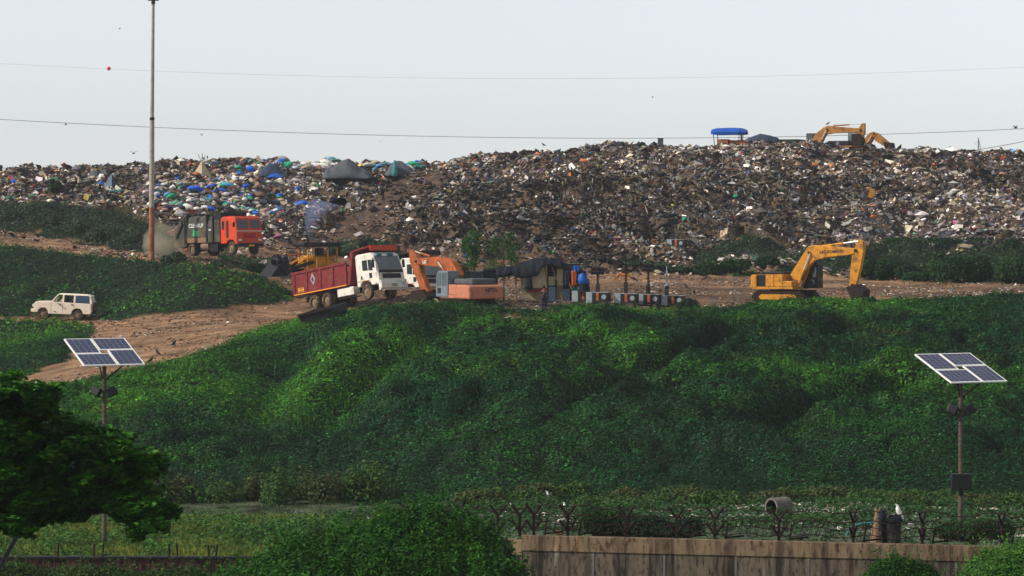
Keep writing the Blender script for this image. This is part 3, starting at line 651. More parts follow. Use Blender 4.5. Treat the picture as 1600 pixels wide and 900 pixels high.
MB().prism([(2.6, 1.55), (3.3, 1.5), (3.4, 1.9), (2.7, 2.05)], -1.274, -1.269).build('green_leaf_mark', nmat('sign_green', (.05, .35, .16), .6), r)
MB().bb(4.75, 5.05, -1.262, -1.252, 1.92, 2.02).build('small_plate', 'ltext', r)
T = MB().prism([(1.72, .75), (1.72, 3.14), (1.35, 3.1), (.75, 2.65), (.25, 2.0), (.02, 1.35), (.1, .78), (.4, .62)], -1.24, 1.24); T.build('tail_hopper', 'dkgreen', r, .04)
MB().prism([(1.5, .9), (1.62, .9), (1.62, 3.0), (1.5, 3.0)], -1.29, -1.245).prism([(.25, 1.3), (.4, 1.25), (1.35, 2.75), (1.2, 2.8)], -1.29, -1.245).build('hopper_rib', 'dark', r)
MB().cyl((.55, -1.3, 1.45), (1.35, -1.3, 2.5), .06, .06).build('ram', 'rust', r)
MB().tube([(.1, -1.2, 1.5), (-.4, -1.2, 1.55), (-.45, 1.2, 1.55), (.1, 1.2, 1.5)], .04).bb(-.35, .1, -1.1, 1.1, .95, 1.02).tube([(-.1, -1.2, 1.1), (-.55, -1.2, 1.2)], .05).build('rear_step', 'dark', r)
MB().cyl((3.6, -.95, .72), (4.6, -.95, .72), .3, .3, 12).build('fuel_tank', 'brownb', r)
MB().bb(4.8, 5.8, -1.15, -.7, .3, .9).build('tool_box', 'black', r)
cb = MB().prism([(6.2, .85), (6.2, 2.75), (6.35, 2.92), (7.9, 2.92), (8.1, 2.8), (8.3, 1.95), (8.36, 1.2), (8.36, .8), (8.05, .8), (7.95, 1.0), (7.75, 1.13), (7.25, 1.13), (7.05, 1.0), (6.95, .85)], -1.2, 1.2)
cb.build('cab', 'red', r, .08)
MB().prism([(6.4, 2.925), (7.8, 2.925), (7.8, 2.96), (6.4, 2.96)], -1.0, 1.0).build('roof_panel', 'redf', r, .01)
for s in (-1, 1):
    y0, y1 = sorted((s * 1.2, s * 1.215))
    MB().bb(6.4, 6.72, y0, y1, 1.95, 2.6).build('rear_window', 'glass', r)
    MB().bb(6.92, 7.25, y0, y1, 1.32, 2.62).build('door_opening', 'black', r)
    MB().bb(7.0, 7.06, min(s * 1.215, s * 1.24), max(s * 1.215, s * 1.24), 1.3, 2.65).build('door_frame', 'red', r)
    MB().tube([(7.9, s * 1.2, 2.5), (8.25, s * 1.4, 2.5), (8.25, s * 1.4, 2.1)], .018).bb(8.2, 8.26, s * 1.4 - .09, s * 1.4 + .09, 2.1, 2.45).build('mirror', 'dark', r)
    MB().box((8.38, s * .92, 1.12), (.06, .26, .14)).build('headlight', 'lamp', r)
def slopebox(z0, z1, y0, y1, o):
    def fx(z): return 8.3 - (z - 1.95) * .235 if z > 1.95 else 8.36 - (z - 1.2) * .08
    return MB().add([(fx(z0) + o, y0, z0), (fx(z0) + o, y1, z0), (fx(z1) + o, y1, z1), (fx(z1) + o, y0, z1), (fx(z0) - .02, y0, z0), (fx(z0) - .02, y1, z0), (fx(z1) - .02, y1, z1), (fx(z1) - .02, y0, z1)],
                    [(0, 1, 2, 3), (7, 6, 5, 4), (0, 4, 5, 1), (1, 5, 6, 2), (2, 6, 7, 3), (3, 7, 4, 0)])
slopebox(2.0, 2.65, -1.08, -.08, .01).build('windscreen', 'glass', r); slopebox(2.0, 2.65, .12, 1.05, .01).build('windscreen', 'glass', r)
slopebox(1.25, 1.62, -.62, .55, .02).build('grille', 'redf', r)
slopebox(1.78, 1.83, -1.15, 1.15, .02).build('white_stripe', 'ltext', r)
MB().bb(8.3, 8.5, -1.2, 1.2, .62, .88).build('bumper', 'black', r, .03)
MB().bb(8.5, 8.51, -.2, .3, .62, .76).build('number_plate', 'ytape', r)
for k in range(26):
    x = random.uniform(1.9, 6.0); pass
rb = MB()
for k in range(22): rb.ell((random.uniform(1.6, 6.0), random.uniform(-.9, .9), 3.18), (random.uniform(.15, .4), random.uniform(.15, .4), random.uniform(.06, .16)), 7, 5, .2, k)
rb.build('roof_tarpaulin', 'black', r)

# --- white jeep-like estate; x from the front bumper backwards, camera sees the -y side
r = base_at(50, 498, R(-2), R(-2.2), 0, 'parked_car', 216.5); tag(r, 'dusty white off-road estate car with two people inside on the grassy track', 'car'); r.scale = (.95, .95, .95)
low = [(0, .5), (.0, .72), (.1, .78), (.08, 1.12), (.25, 1.3), (1.25, 1.36), (1.35, 1.32), (4.36, 1.26), (4.4, .62), (4.3, .48), (3.78, .48), (3.72, .7), (3.55, .86), (3.2, .88), (2.98, .72), (2.88, .42), (1.2, .42), (1.13, .66), (.98, .84), (.6, .84), (.45, .7), (.38, .5)]
MB().prism(low, .0, 1.7).build('body', 'carw', r, .04)
MB().add([(1.82, .12, 1.86), (4.18, .12, 1.84), (4.18, 1.58, 1.84), (1.82, 1.58, 1.86), (1.95, .2, 1.95), (4.05, .2, 1.93), (4.05, 1.5, 1.93), (1.95, 1.5, 1.95)],
         [(3, 2, 1, 0), (4, 5, 6, 7), (0, 1, 5, 4), (1, 2, 6, 5), (2, 3, 7, 6), (3, 0, 4, 7)]).build('roof', 'carw', r, .03)
P_ = MB()
for s in (0, 1):
    y = lambda z: (.02 + (z - 1.3) * .18) if s == 0 else 1.68 - (z - 1.3) * .18
    for xb, xt, wd in ((1.3, 1.85, .1), (2.2, 2.22, .12), (3.05, 3.05, .12), (4.28, 4.15, .14)):
        z0, z1 = 1.28, 1.88; d = .05 if s == 0 else -.05
        P_.add([(xb, y(z0), z0), (xb + wd, y(z0), z0), (xb + wd, y(z0) + d, z0), (xb, y(z0) + d, z0), (xt, y(z1), z1), (xt + wd, y(z1), z1), (xt + wd, y(z1) + d, z1), (xt, y(z1) + d, z1)],
               [(3, 2, 1, 0), (4, 5, 6, 7), (0, 1, 5, 4), (1, 2, 6, 5), (2, 3, 7, 6), (3, 0, 4, 7)])
P_.build('pillars', 'carw', r)
MB().bb(4.24, 4.3, .15, 1.55, 1.28, 1.86).build('rear_door', 'carw', r)
MB().prism([(3.2, 1.3), (4.27, 1.3), (4.17, 1.84), (3.18, 1.84)], .06, .08).build('rear_side_window', 'bglass', r)
MB().prism([(3.2, 1.3), (4.27, 1.3), (4.17, 1.84), (3.18, 1.84)], 1.62, 1.64).build('rear_side_window', 'bglass', r)
MB().prism([(1.36, 1.36), (1.38, 1.36), (1.93, 1.86), (1.9, 1.86)], .15, 1.55).build('windscreen', 'lglass', r)
MB().bb(1.5, 4.2, .15, 1.55, .6, 1.3).build('interior', 'black', r)
for x in (2.1, 3.0):
    for y in (.45, 1.2): MB().box((x + .35, y, 1.45), (.14, .45, .6), (0, R(-10), 0)).build('seat', 'black', r)
for s, y in ((-1, .16), (1, 1.54)):
    wheel(r, (.8, y, .37), .37, .24, out=s); wheel(r, (3.38, y, .37), .37, .24, out=s)
    MB().bb(-.02, .06, y - .12, y + .12, .9, 1.1).build('headlight', 'lamp', r)
MB().bb(-.12, .06, .02, 1.68, .52, .74).build('front_bumper', 'carw', r, .03)
MB().bb(4.38, 4.5, .1, 1.6, .5, .68).build('rear_bumper', 'dark', r, .02)
t_ = MB().lathe([(.2, -.11), (.34, -.11), (.37, -.07), (.37, .07), (.34, .11), (.2, .11)], (0, 0, 0), 'z', 18).build('spare_wheel', 'tyre', r); t_.location = (4.52, .9, 1.0); t_.rotation_euler = (0, R(90), 0)
MB().bb(4.38, 4.42, .02, .14, .85, 1.05).build('tail_light', 'redf', r)
for x in (2.0, 2.88): MB().bb(x, x + .14, -.03, -.005, 1.12, 1.18).build('door_handle', 'dark', r)
MB().bb(2.235, 2.25, -.004, .02, .5, 1.3).bb(3.07, 3.085, -.004, .02, .9, 1.3).bb(1.38, 1.395, -.004, .02, .5, 1.3).build('door_gap', 'dark', r)
MB().tube([(1.65, .0, 1.4), (1.7, -.14, 1.4)], .02).bb(1.66, 1.72, -.24, -.06, 1.32, 1.46).build('mirror', 'dark', r)
car = r
def seated(root_loc, rz, label, shirt, arm_out=True):
    p = empty('person', root_loc, (0, 0, rz)); tag(p, label, 'person')
    pts = [(0, 0, .1), (0, 0, .35), (0, 0, .52), (0, .02, .6), (0, .03, .74), (.17, 0, .5), (.3, .12, .28), (.22, .38, .28), (-.17, 0, .5), (-.34, .1, .32), (-.3, .34, .32), (.1, .05, .08), (.12, .45, .12), (-.1, .05, .08), (-.12, .45, .12), (.12, .5, -.25), (-.12, .5, -.25)]
    ed = [(0, 1), (1, 2), (2, 3), (3, 4), (2, 5), (5, 6), (6, 7), (2, 8), (8, 9), (9, 10), (0, 11), (11, 12), (0, 13), (13, 14), (12, 15), (14, 16)]
    rd = [.13, .13, .12, .055, .1, .06, .045, .035, .06, .045, .035, .08, .06, .08, .06, .045, .045]
    skinned('body', pts, ed, rd, 'skin', p)
    skinned('shirt', [pts[i] for i in (0, 1, 2, 5, 6, 8, 9)], [(0, 1), (1, 2), (2, 3), (3, 4), (2, 5), (5, 6)], [.15, .15, .135, .075, .065, .075, .065], shirt, p)
    MB().ell((0, -.0, .81), (.095, .11, .1), 10, 6).build('hair', 'hair', p, smooth=True)
    return p
mw = car.matrix_basis if False else (Matrix.Translation(car.location) @ car.rotation_euler.to_matrix().to_4x4() @ Matrix.Scale(.95, 4))
seated(mw @ Vector((2.2, .42, .98)), R(88), 'person in a pale pink shirt in the front of the white car', 'pinkcloth')
seated(mw @ Vector((3.05, .36, .98)), R(80), 'person with a bare arm in the back of the white car', 'navycloth')

# --- excavators: drawn in the boom plane; pixel outlines are turned into local metres
def excavator(name, label, u, py, D, rz, s, flip, mats, boom, arm, bucket, pins, rams, body, cabx, cabz, cab_side, tracks=True, text=None, cabmat=None, deep=1.0, ux=None):
    """u,py = slew centre on the ground; s px per m; boom/arm/bucket outlines in photo px"""
    p = W(u, py, D); r = empty(name, p, (0, 0, rz)); tag(r, label, 'excavator')
    k = s * abs(math.cos(rz))
    sg = 1 if math.cos(rz) > 0 else -1
    dep = math.sin(rz)                                  # moving forward goes away (+) from the camera
    def L(a):
        x = (a[0] - u) / (k * sg); return (x, (py - a[1]) / s + (HC - p.z) * 0 )
    c0, c1, c2 = mats
    hb = .26
    MB().prism([L(a) for a in boom], -hb, hb).build('boom', c0, r, .04)
    MB().prism([L(a) for a in arm], -.2, .2).build('arm', c0, r, .03)
    MB().prism([L(a) for a in bucket], -.6, .6).build('bucket', c2, r, .03)
    for a_, b__, r1 in rams:
        A, B_ = L(a_), L(b__); mid = (A[0] * .45 + B_[0] * .55, A[1] * .45 + B_[1] * .55)
        yo = .36 if r1 else 0.
        for yy in ((-yo, yo) if r1 else (0,)):
            c_ = MB().cyl((A[0], yy, A[1]), (mid[0], yy, mid[1]), .085, .085).build('ram', c0, r)
            MB().cyl((mid[0], yy, mid[1]), (B_[0], yy, B_[1]), .05, .05).build('ram_rod', 'steel', c_)
    for a_ in pins: A = L(a_); MB().cyl((A[0], -.33, A[1]), (A[0], .33, A[1]), .1, .1).build('pin', c2, r)
    if tracks:
        for sd in (-1, 1):
            y = sd * 1.1
            t_ = MB().prism([(-1.75, .12), (-1.5, 0), (1.5, 0), (1.75, .12), (1.95, .42), (1.75, .72), (1.5, .82), (-1.5, .82), (-1.75, .72), (-1.95, .42)], y - .25, y + .25)
            for i in range(14): x = -1.6 + i * .246; t_.bb(x, x + .1, y - .27, y + .27, .8, .87)
            t_.build('track', 'rust', r)
            MB().prism([(-1.3, .25), (1.3, .25), (1.4, .45), (1.2, .6), (-1.2, .6), (-1.4, .45)], y + sd * .25 - .03, y + sd * .25 + .03).build('track_frame', c1, r)
        MB().bb(-1.0, 1.0, -.85, .85, .35, .75).cyl((0, 0, .7), (0, 0, 1.0), .6, .6, 16).build('undercarriage', 'dark', r)
    body(r, c1, c2)
    # cab
    x0, x1 = cabx; z0, z1 = cabz; y0, y1 = (.45, 1.35)
    if cab_side < 0: y0, y1 = -1.35, -.45
    cm = cabmat or 'dark'
    cb_ = MB().prism([(x0, z0), (x0, z1), (x1 - .25, z1), (x1, z1 - .35), (x1 + .02, z0)], y0, y1); cb_.build('cab', cm, r, .04)
    for yy in (y0 - .008, y1 + .008):
        MB().prism([(x0 + .12, z0 + .75), (x0 + .12, z1 - .12), ((x0 + x1) / 2 - .04, z1 - .12), ((x0 + x1) / 2 - .04, z0 + .75)], yy - .006, yy + .006).build('side_window', 'lglass' if cabmat else 'glass', r)
        MB().prism([((x0 + x1) / 2 + .06, z0 + .75), ((x0 + x1) / 2 + .06, z1 - .12), (x1 - .3, z1 - .12), (x1 - .08, z1 - .4), (x1 - .08, z0 + .75)], yy - .006, yy + .006).build('side_window', 'lglass' if cabmat else 'glass', r)
        MB().prism([((x0 + x1) / 2 + .1, z0 + .25), ((x0 + x1) / 2 + .1, z0 + .6), (x1 - .2, z0 + .6), (x1 - .2, z0 + .25)], yy - .006, yy + .006).build('lower_window', 'glass', r)
    MB().bb(x1 + .02, x1 + .035, y0 + .08, y1 - .08, z0 + .5, z1 - .42).build('front_window', 'glass', r)
    MB().bb(x0 - .015, x0, y0 + .12, y1 - .12, z0 + .8, z1 - .15).build('rear_window', 'lglass' if cabmat else 'glass', r)
    return r, L

# right-hand yellow one
def body_r(r, c1, c2):
    MB().bb(-1.95, 1.1, -1.3, 1.3, .95, 1.1).build('deck', c1, r, .02)
    MB().prism([(-2.05, 1.0), (-2.05, 1.8), (-1.95, 1.92), (-1.6, 1.92), (-1.6, 1.0)], -1.32, 1.32).build('counterweight', c1, r, .06)
    MB().bb(-1.6, -.95, -1.2, 1.3, 1.1, 1.88).build('radiator_bay', 'black', r)
    MB().bb(-.93, -.3, -1.31, 1.3, 1.1, 1.95).bb(-.28, .35, -1.31, .3, 1.1, 1.95).bb(.35, 1.05, -1.31, -.35, 1.1, 1.5).build('side_box', c1, r, .05)
    MB().bb(-1.5, .3, -.9, 1.1, 1.95, 2.12).build('engine_hood', 'dark', r, .08)
    MB().tube([(-1.3, -.9, 2.0), (-1.3, -.9, 2.25), (.1, -.9, 2.25), (.1, -.9, 2.0)], .025).build('handrail', 'dark', r)
r, L = excavator('excavator', 'bright yellow excavator parked at the right of the working level, bucket resting on the ground', 1228, 473, 210, R(-30), 22.8, 1, ('yellow', 'yellow', 'rust'),
    [(1236,430),(1262,386),(1268,383),(1300,385),(1330,388),(1330,397),(1290,402),(1272,407),(1262,418),(1250,438),(1240,437)],
    [(1327,392),(1336,374),(1342,376),(1343,392),(1338,420),(1332,444),(1322,446),(1324,420)],
    [(1321,447),(1334,443),(1346,452),(1345,472),(1334,474),(1329,466)],
    [(1265,395), (1332,391), (1328,444)], [((1247,452), (1267,396), True), ((1281,385), (1338,376), False)],
    body_r, (1.0, 2.15), (1.0, 2.95), 1)
lettering(r, 'L&T-KOMATSU', .27, (L((1298, 393))[0], -.275, L((1298, 393))[1]), (R(90), R(-3), 0), 'dtext')

# old orange one with the blue-grey cab, seen from behind its left side
def body_l(r, c1, c2):
    MB().bb(-2.4, 1.2, -1.3, 1.3, .95, 1.15).build('deck', c1, r, .02)
    MB().prism([(-2.6, .9), (-2.6, 1.75), (-2.35, 1.85), (-.9, 1.85), (-.9, .9)], -1.38, 1.38).build('counterweight', 'pink', r, .12)
    MB().bb(-.88, .05, .2, 1.32, 1.15, 1.85).build('side_box', 'pink', r, .05)
    MB().bb(-2.2, .4, -1.1, .9, 1.85, 2.25).build('engine_hood', 'greytarp', r, .12)
    MB().cyl((-1.1, .8, 2.2), (-1.1, .8, 2.9), .06).build('exhaust_pipe', 'rust', r)
r, L = excavator('excavator', 'old orange excavator with a blue-grey cab, arm folded down in front of a white truck', 727, 487, 207, R(124), 22.5, -1, ('orange', 'pink', 'rust'),
    [(722,432),(710,410),(694,404),(652,408),(650,417),(690,420),(703,426),(710,440),(722,446)],
    [(640,396),(646,394),(656,408),(660,430),(672,458),(662,462),(650,432),(642,412)],
    [(652,458),(668,455),(678,466),(672,478),(656,478),(648,470)],
    [(654,412), (690,412), (665,460)], [((706,432), (691,412), True), ((672,404), (645,396), False)],
    body_l, (.1, 1.55), (1.0, 2.75), 1, cabmat='bluegrey')
lettering(r, 'AJPZA', .36, (-2.613, -.35, 1.5), (R(90), 0, R(-90)), 'dtext')
lettering(r, 'L&T', .3, (L((668, 413))[0], .275, L((668, 413))[1]), (R(90), 0, R(180)), 'ltext')

# two on the ridge
def body_t(r, c1, c2):
    MB().bb(-2.6, 1.1, -1.3, 1.3, 1.0, 1.18).build('deck', c1, r, .02)
    MB().bb(-2.6, -.2, -1.3, 1.3, 1.2, 1.7).build('engine_hood', 'dark', r, .1)
excavator('excavator', 'ochre excavator on the dump ridge reaching its long arm over another cab', 1256, 243, 324, R(-25), 14.8, 1, ('ochre', 'ochre', 'rust'),
    [(1262,230),(1276,208),(1286,200),(1293,197),(1300,198),(1342,202),(1340,208),(1300,209),(1290,211),(1282,226),(1275,234)],
    [(1336,204),(1343,194),(1347,194),(1347,210),(1343,216),(1332,212)],
    [(1329,211),(1341,210),(1345,222),(1342,230),(1330,230)],
    [(1292,203), (1341,205)], [((1277,234), (1291,204), True), ((1300,197), (1343,195), False)],
    body_t, (.1, 1.6), (.95, 2.35), 1)
r, L = excavator('excavator', 'ochre excavator at the right end of the ridge, arm lowered behind the rubbish', 1335, 245, 328, R(-25), 14.7, 1, ('ochre', 'ochre', 'rust'),
    [(1340,232),(1350,218),(1358,208),(1364,206),(1370,209),(1364,217),(1358,228),(1350,236)],
    [(1363,208),(1370,208),(1388,224),(1384,232),(1366,220)],
    [(1380,222),(1392,224),(1394,236),(1384,238)],
    [(1365,209)], [((1352,232), (1362,212), True)],
    body_t, (-.9, .7), (1.0, 2.6), 1, cabmat='bluegrey')
# crow on the long boom is placed with the birds

# --- tractor with blue canopy + tarp-covered machine on the ridge
r = base_at(1141, 240, R(-20), 0, 0, 'tractor', 322); tag(r, 'small orange tractor under a bright blue canopy on the ridge', 'tractor')
MB().bb(-1.3, -.1, -.5, .5, .7, 1.5).build('seat_block', 'orange', r, .05)
MB().bb(.0, 1.8, -.35, .35, .8, 1.4).build('bonnet', 'orange', r, .08)
for s in (-1, 1):
    wheel(r, (-.7, s * .8, .62), .62, .35, out=s); wheel(r, (1.5, s * .7, .38), .38, .22, out=s)
for x in (-1.5, 1.1):
    for y in (-.75, .75): MB().cyl((x, y, .9), (x * 1.1, y, 2.35), .04).build('canopy_post', 'dark', r)
cnp = MB(); pr = [(-.95, 1.95), (-1.05, 2.25), (-.6, 2.6), (0, 2.68), (.6, 2.6), (1.05, 2.25), (.95, 1.95), (.8, 2.1), (0, 2.3), (-.8, 2.1)]
n = len(pr); secs = [(-1.9, .75, 2.3), (-1.5, 1, 0), (0, 1.04, .03), (1.2, 1.0, 0), (1.75, .7, -.05)]
vs = []
for x, k, dz in secs:
    for p in pr: vs.append((x, p[0] * k, 2.3 + (p[1] - 2.3) * k + (dz if dz < 1 else 0)))
cnp.add(vs, [tuple(range(n - 1, -1, -1)), tuple(range(4 * n, 5 * n))] + [(j * n + i, j * n + (i + 1) % n, (j + 1) * n + (i + 1) % n, (j + 1) * n + i) for j in range(4) for i in range(n)])
cnp.build('canopy', 'bluetarp', r)

def tarpheap(name, label, cat, u, py, D, wpx, hpx, dep, mat, prof=None, seed=0, amp=.25, rz=0, group=None):
    """sagging sheet thrown over a heap: closed dome with folds"""
    s = F / D; wx = wpx / s / 2; hz_ = hpx / s; nx, ny = 40, 16; vs = []
    p = W(u, py, D)
    for i in range(nx + 1):
        a = -1 + 2 * i / nx
        pk = np.interp(a, [q[0] for q in prof], [q[1] for q in prof]) if prof else (1 - abs(a) ** 2.2)
        for j in range(ny + 1):
            b = -1 + 2 * j / ny
            h = pk * (1 - abs(b) ** 2.4) * hz_
            f_ = amp * hz_ * (float(fbm(np.array([a * 3 + seed]), np.array([b * 1.6 + seed * 2]), 5)[0]) - .5) * (1 - b * b)
            fo = .09 * hz_ * (float(fbm(np.array([a * 7 + seed]), np.array([b * 4.]), 6)[0]) - .5)
            vs.append((a * wx * (1 - .12 * b * b) , b * dep, h + (f_ + fo) * (1 if pk > .05 else .2) - .25))
    m = MB().add(vs, [(i * (ny + 1) + j, (i + 1) * (ny + 1) + j, (i + 1) * (ny + 1) + j + 1, i * (ny + 1) + j + 1) for i in range(nx) for j in range(ny)])
    o = m.build(name, mat, None, smooth=True, loc=p, rot=(0, 0, rz)); tag(o, label, cat, group)
    sd = o.modifiers.new('thick', 'SOLIDIFY'); sd.thickness = .05
    return o
r = base_at(1188, 236, R(-15), 0, 0, 'covered_machine', 324); tag(r, 'machine on the ridge wrapped in a dark blue tarpaulin beside its exhaust stack', 'machine')
MB().bb(-4.2, 1.2, -.8, .8, .2, .85).build('chassis', 'rust', r, .03)
m = MB(); pr = [(-1.0, .5), (-1.1, 1.0), (-.6, 1.55), (0, 1.75), (.6, 1.55), (1.1, 1.0), (1.0, .5)]; n = len(pr); vs = []
secs = [(-2.0, .55), (-1.2, .8), (0, 1.05), (1.0, 1.0), (1.9, .8), (2.1, .6)]
for x, k in secs:
    for p in pr: vs.append((x, p[0] * k, p[1] * k + .1 * math.sin(x * 5 + p[0] * 4)))
m.add(vs, [tuple(range(n - 1, -1, -1)), tuple(range(5 * n, 6 * n))] + [(j * n + i, j * n + (i + 1) % n, (j + 1) * n + (i + 1) % n, (j + 1) * n + i) for j in range(5) for i in range(n)])
m.build('tarpaulin', 'navy', r)
MB().tube([(-2.0, -.2, .8), (-2.0, -.2, 2.1), (-1.85, -.2, 2.35)], .09).build('exhaust_stack', 'dark', r)

# --- yellow loader with canopy
r = base_at(492, 436, R(180 + 28), 0, 0, 'bulldozer', 228); tag(r, 'yellow track loader with a dark canopy and a bucket full of rubbish behind the tipper', 'bulldozer')
# local x forward = left and towards the camera; s = 21
MB().bb(-1.35, .75, -.75, .75, .9, 1.75).build('engine_housing', 'yellow', r, .08)
MB().bb(-1.25, .2, -.8, .8, 1.68, 1.76).build('seat_deck', 'orange', r)
MB().bb(.8, 1.15, -.55, .55, .85, 1.6).build('radiator_housing', 'yellow', r, .05)
MB().bb(.2, 1.25, .78, 1.3, .72, .8).bb(.35, .9, .8, .86, .8, 1.55).bb(.3, .42, 1.2, 1.28, .8, 1.55).build('side_platform', 'yellow', r, .02)
for x, y in ((-1.4, -.8), (-1.4, .85), (-.65, .85), (.55, .85), (.95, .85), (.95, -.8), (.3, -.8)): MB().bb(x - .05, x + .05, y - .05, y + .05, .85, 2.5).build('canopy_post', 'yellow', r)
MB().prism([(-1.65, 2.42), (-1.7, 2.62), (-1.5, 2.72), (1.35, 2.74), (1.4, 2.55), (1.3, 2.38)], -1.05, 1.1).build('canopy', 'dark', r, .04)
MB().bb(-.6, -.1, -.3, .3, 1.76, 2.3).build('seat', 'black', r, .05)
for s in (-1, 1):
    y = s * .95
    t_ = MB().prism([(-1.3, 0), (1.2, 0), (1.6, .35), (1.4, .75), (-1.2, .8), (-1.6, .4)], y - .22, y + .22)
    t_.build('track', 'rust', r)
    MB().prism([(-1.0, .2), (1.0, .2), (1.1, .5), (-1.0, .55)], y + s * .22 - .02, y + s * .22 + .03).build('track_frame', 'orange', r)
    MB().prism([(.4, 1.2), (.6, 1.4), (2.2, .95), (2.9, .4), (2.75, .25), (2.0, .75)], y - .08, y + .08).build('lift_arm', 'dark', r)
    MB().cyl((.7, y * .6, 1.7), (1.8, y * .6, 1.0), .08).build('ram', 'yellow', r)
    MB().cyl((1.0, y * .4, 1.9), (2.3, y * .4, 1.75), .05).build('tilt_ram', 'orange', r)
MB().prism([(2.7, .25), (2.55, 1.15), (2.75, 1.5), (3.1, 1.35), (3.9, .45), (4.0, .2)], -1.15, 1.15).build('bucket', 'black', r, .03)
MB().prism([(2.9, .35), (3.5, .95), (3.45, 1.1), (2.75, .55)], -1.22, -1.15).prism([(2.9, .35), (3.5, .95), (3.45, 1.1), (2.75, .55)], 1.15, 1.22).build('bucket_side', 'rust', r)
MB().bb(-1.9, -1.65, -.3, .3, .7, .95).build('tow_hitch', 'dark', r)
MB().cyl((.45, -.3, 1.75), (.45, -.3, 2.95), .06).build('exhaust_pipe', 'rust', r)
dozer = r
mwd = Matrix.Translation(r.location) @ r.rotation_euler.to_matrix().to_4x4()
bm_ = MB()
for k in range(40):
    bm_.ell((random.uniform(-.35, .6), random.uniform(-1.0, 1.0), random.uniform(-.1, .3)), (random.uniform(.08, .28),) * 3, 6, 5, .35, k)
tag(bm_.build('rubbish_load', 'black', None, loc=mwd @ Vector((3.0, 0, 1.3))), 'dark rubbish heaped in the bucket of the yellow loader', 'rubbish')

# --- lighting towers
def tower(u, py, D, mast_u, top_py, label, head, tarp=False, rz=R(-18)):
    rz = rz + R(((u * 7) % 17) - 8)
    s = F / D; r = empty('lighting_tower', W(u, py, D), (0, 0, rz)); tag(r, label, 'lighting tower', 'lighting towers beside the tarpaulin shelter')
    MB().bb(-.75, .85, -.4, .4, .38, .46).bb(.85, 1.5, -.05, .05, .38, .45).build('trailer_frame', 'dark', r)
    c_ = MB().bb(-.72, .8, -.42, .42, .5, 1.15).build('cabinet', 'dark', r, .02)
    MB().bb(-.7, -.28, -.435, -.421, .46, 1.17).build('door_panel', 'grey', r)
    MB().bb(.0, .17, -.435, -.421, .62, 1.15).build('orange_panel', 'orange', r)
    MB().cyl((.52, -.42, .87), (.52, -.437, .87), .16, .16, 14).build('vent_disc', 'grey', r)
    MB().bb(-.74, .82, -.43, .43, 1.15, 1.18).build('cabinet_lid', 'grey', r)
    for sd in (-1, 1):
        wheel(r, (.4, sd * .5, .27), .27, .18, out=sd)
        MB().cyl((-.6, sd * .36, 0), (-.6, sd * .36, .4), .035).build('jack_leg', 'dark', r)
    mx_ = (mast_u - u) / (s * math.cos(rz)); H_ = (py - top_py) / s
    MB().bb(mx_ - .12, mx_ + .12, -.1, .1, 1.0, 1.0 + .42 * (H_ - 1)).build('lower_mast', 'dark', r)
    MB().bb(mx_ - .06, mx_ + .06, -.05, .05, 1.0 + .42 * (H_ - 1), H_ - .15).build('upper_mast', 'grey' if head == 'pole' else 'rust', r)
    if head == 'lamps':
        for x in (-.42, -.14, .14, .42):
            for z in (-.12, .16): MB().box((mx_ + x * .8, -.08, H_ + z - .1), (.2, .18, .22), (R(25), 0, 0)).build('floodlight', 'dark', r, .02)
        MB().bb(mx_ - .5, mx_ + .5, -.02, .04, H_ - .14, H_ - .06).build('crossbar', 'dark', r)
    elif head == 'bunch':
        for a_ in range(7): MB().box((mx_ + .55 * math.cos(a_ * .9), .3 * math.sin(a_ * 1.7), H_ + .45 * math.sin(a_ * .9)), (.34, .2, .28), (.4 * a_, .3, a_)).build('floodlight', 'dark', r, .02)
        MB().bb(mx_ - .6, mx_ + .6, -.03, .03, H_ - .1, H_ - .02).bb(mx_ - .03, mx_ + .03, -.03, .03, H_ - .5, H_ + .5).build('crossbar', 'rust', r)
    else:
        MB().cyl((mx_, 0, H_ - .2), (mx_, 0, H_ + .2), .03).box((mx_, 0, H_ - 1.2), (.34, .12, .12)).build('tip_pole', 'grey', r)
    return r
tower(934, 484, 205, 934, 421, 'lighting tower second from the shelter with a small dark lamp head', 'lamps')
tower(912, 482, 206, 911, 440, 'lighting tower nearest the shelter, its mast wrapped in blue cloth', 'lamps')
tower(978, 486, 205, 978, 412, 'lighting tower with a wide tree-like bunch of dark floodlights', 'bunch')
tower(1014, 487, 206, 1013, 416, 'lighting tower between the one with the bunch of lamps and the slim pole one', 'lamps')
tower(1051, 489, 206, 1042, 420, 'lighting tower at the end of the row with orange front and slim pole', 'pole')
tower(1057, 396, 257, 1052, 344, 'lone lighting tower standing up on the rubbish slope', 'lamps')
# blue cloth wrapped round the first mast
m = MB(); n = 14; vs = []
for z, k, dx in ((.0, .5, 0), (.35, .42, .02), (.6, .36, .03), (.62, .42, .02), (.95, .4, -.05), (1.28, .33, -.1), (1.42, .22, .05)):
    for i in range(n): a_ = 2 * math.pi * i / n; q = k * (1 + .22 * math.sin(3 * a_ + z * 5) + .12 * math.sin(7 * a_ + z * 9)); vs.append((dx + q * math.cos(a_), q * .7 * math.sin(a_), z))
def ring(n, m_): return [(j * n + i, j * n + (i + 1) % n, (j + 1) * n + (i + 1) % n, (j + 1) * n + i) for j in range(m_ - 1) for i in range(n)]
e = empty('wrapped_bundle', W(912, 456, 205.4)); e.scale = (.8, .8, .88); tag(e, 'bundle of bright blue cloth over a dark skirt standing on the first lighting tower', 'bundle')
MB().add(vs[:3 * n], ring(n, 3)).build('dark_skirt', 'tarp', e, smooth=True)
MB().add(vs[2 * n:], ring(n, 5)).build('blue_cloth', 'bluetarp', e, smooth=True)

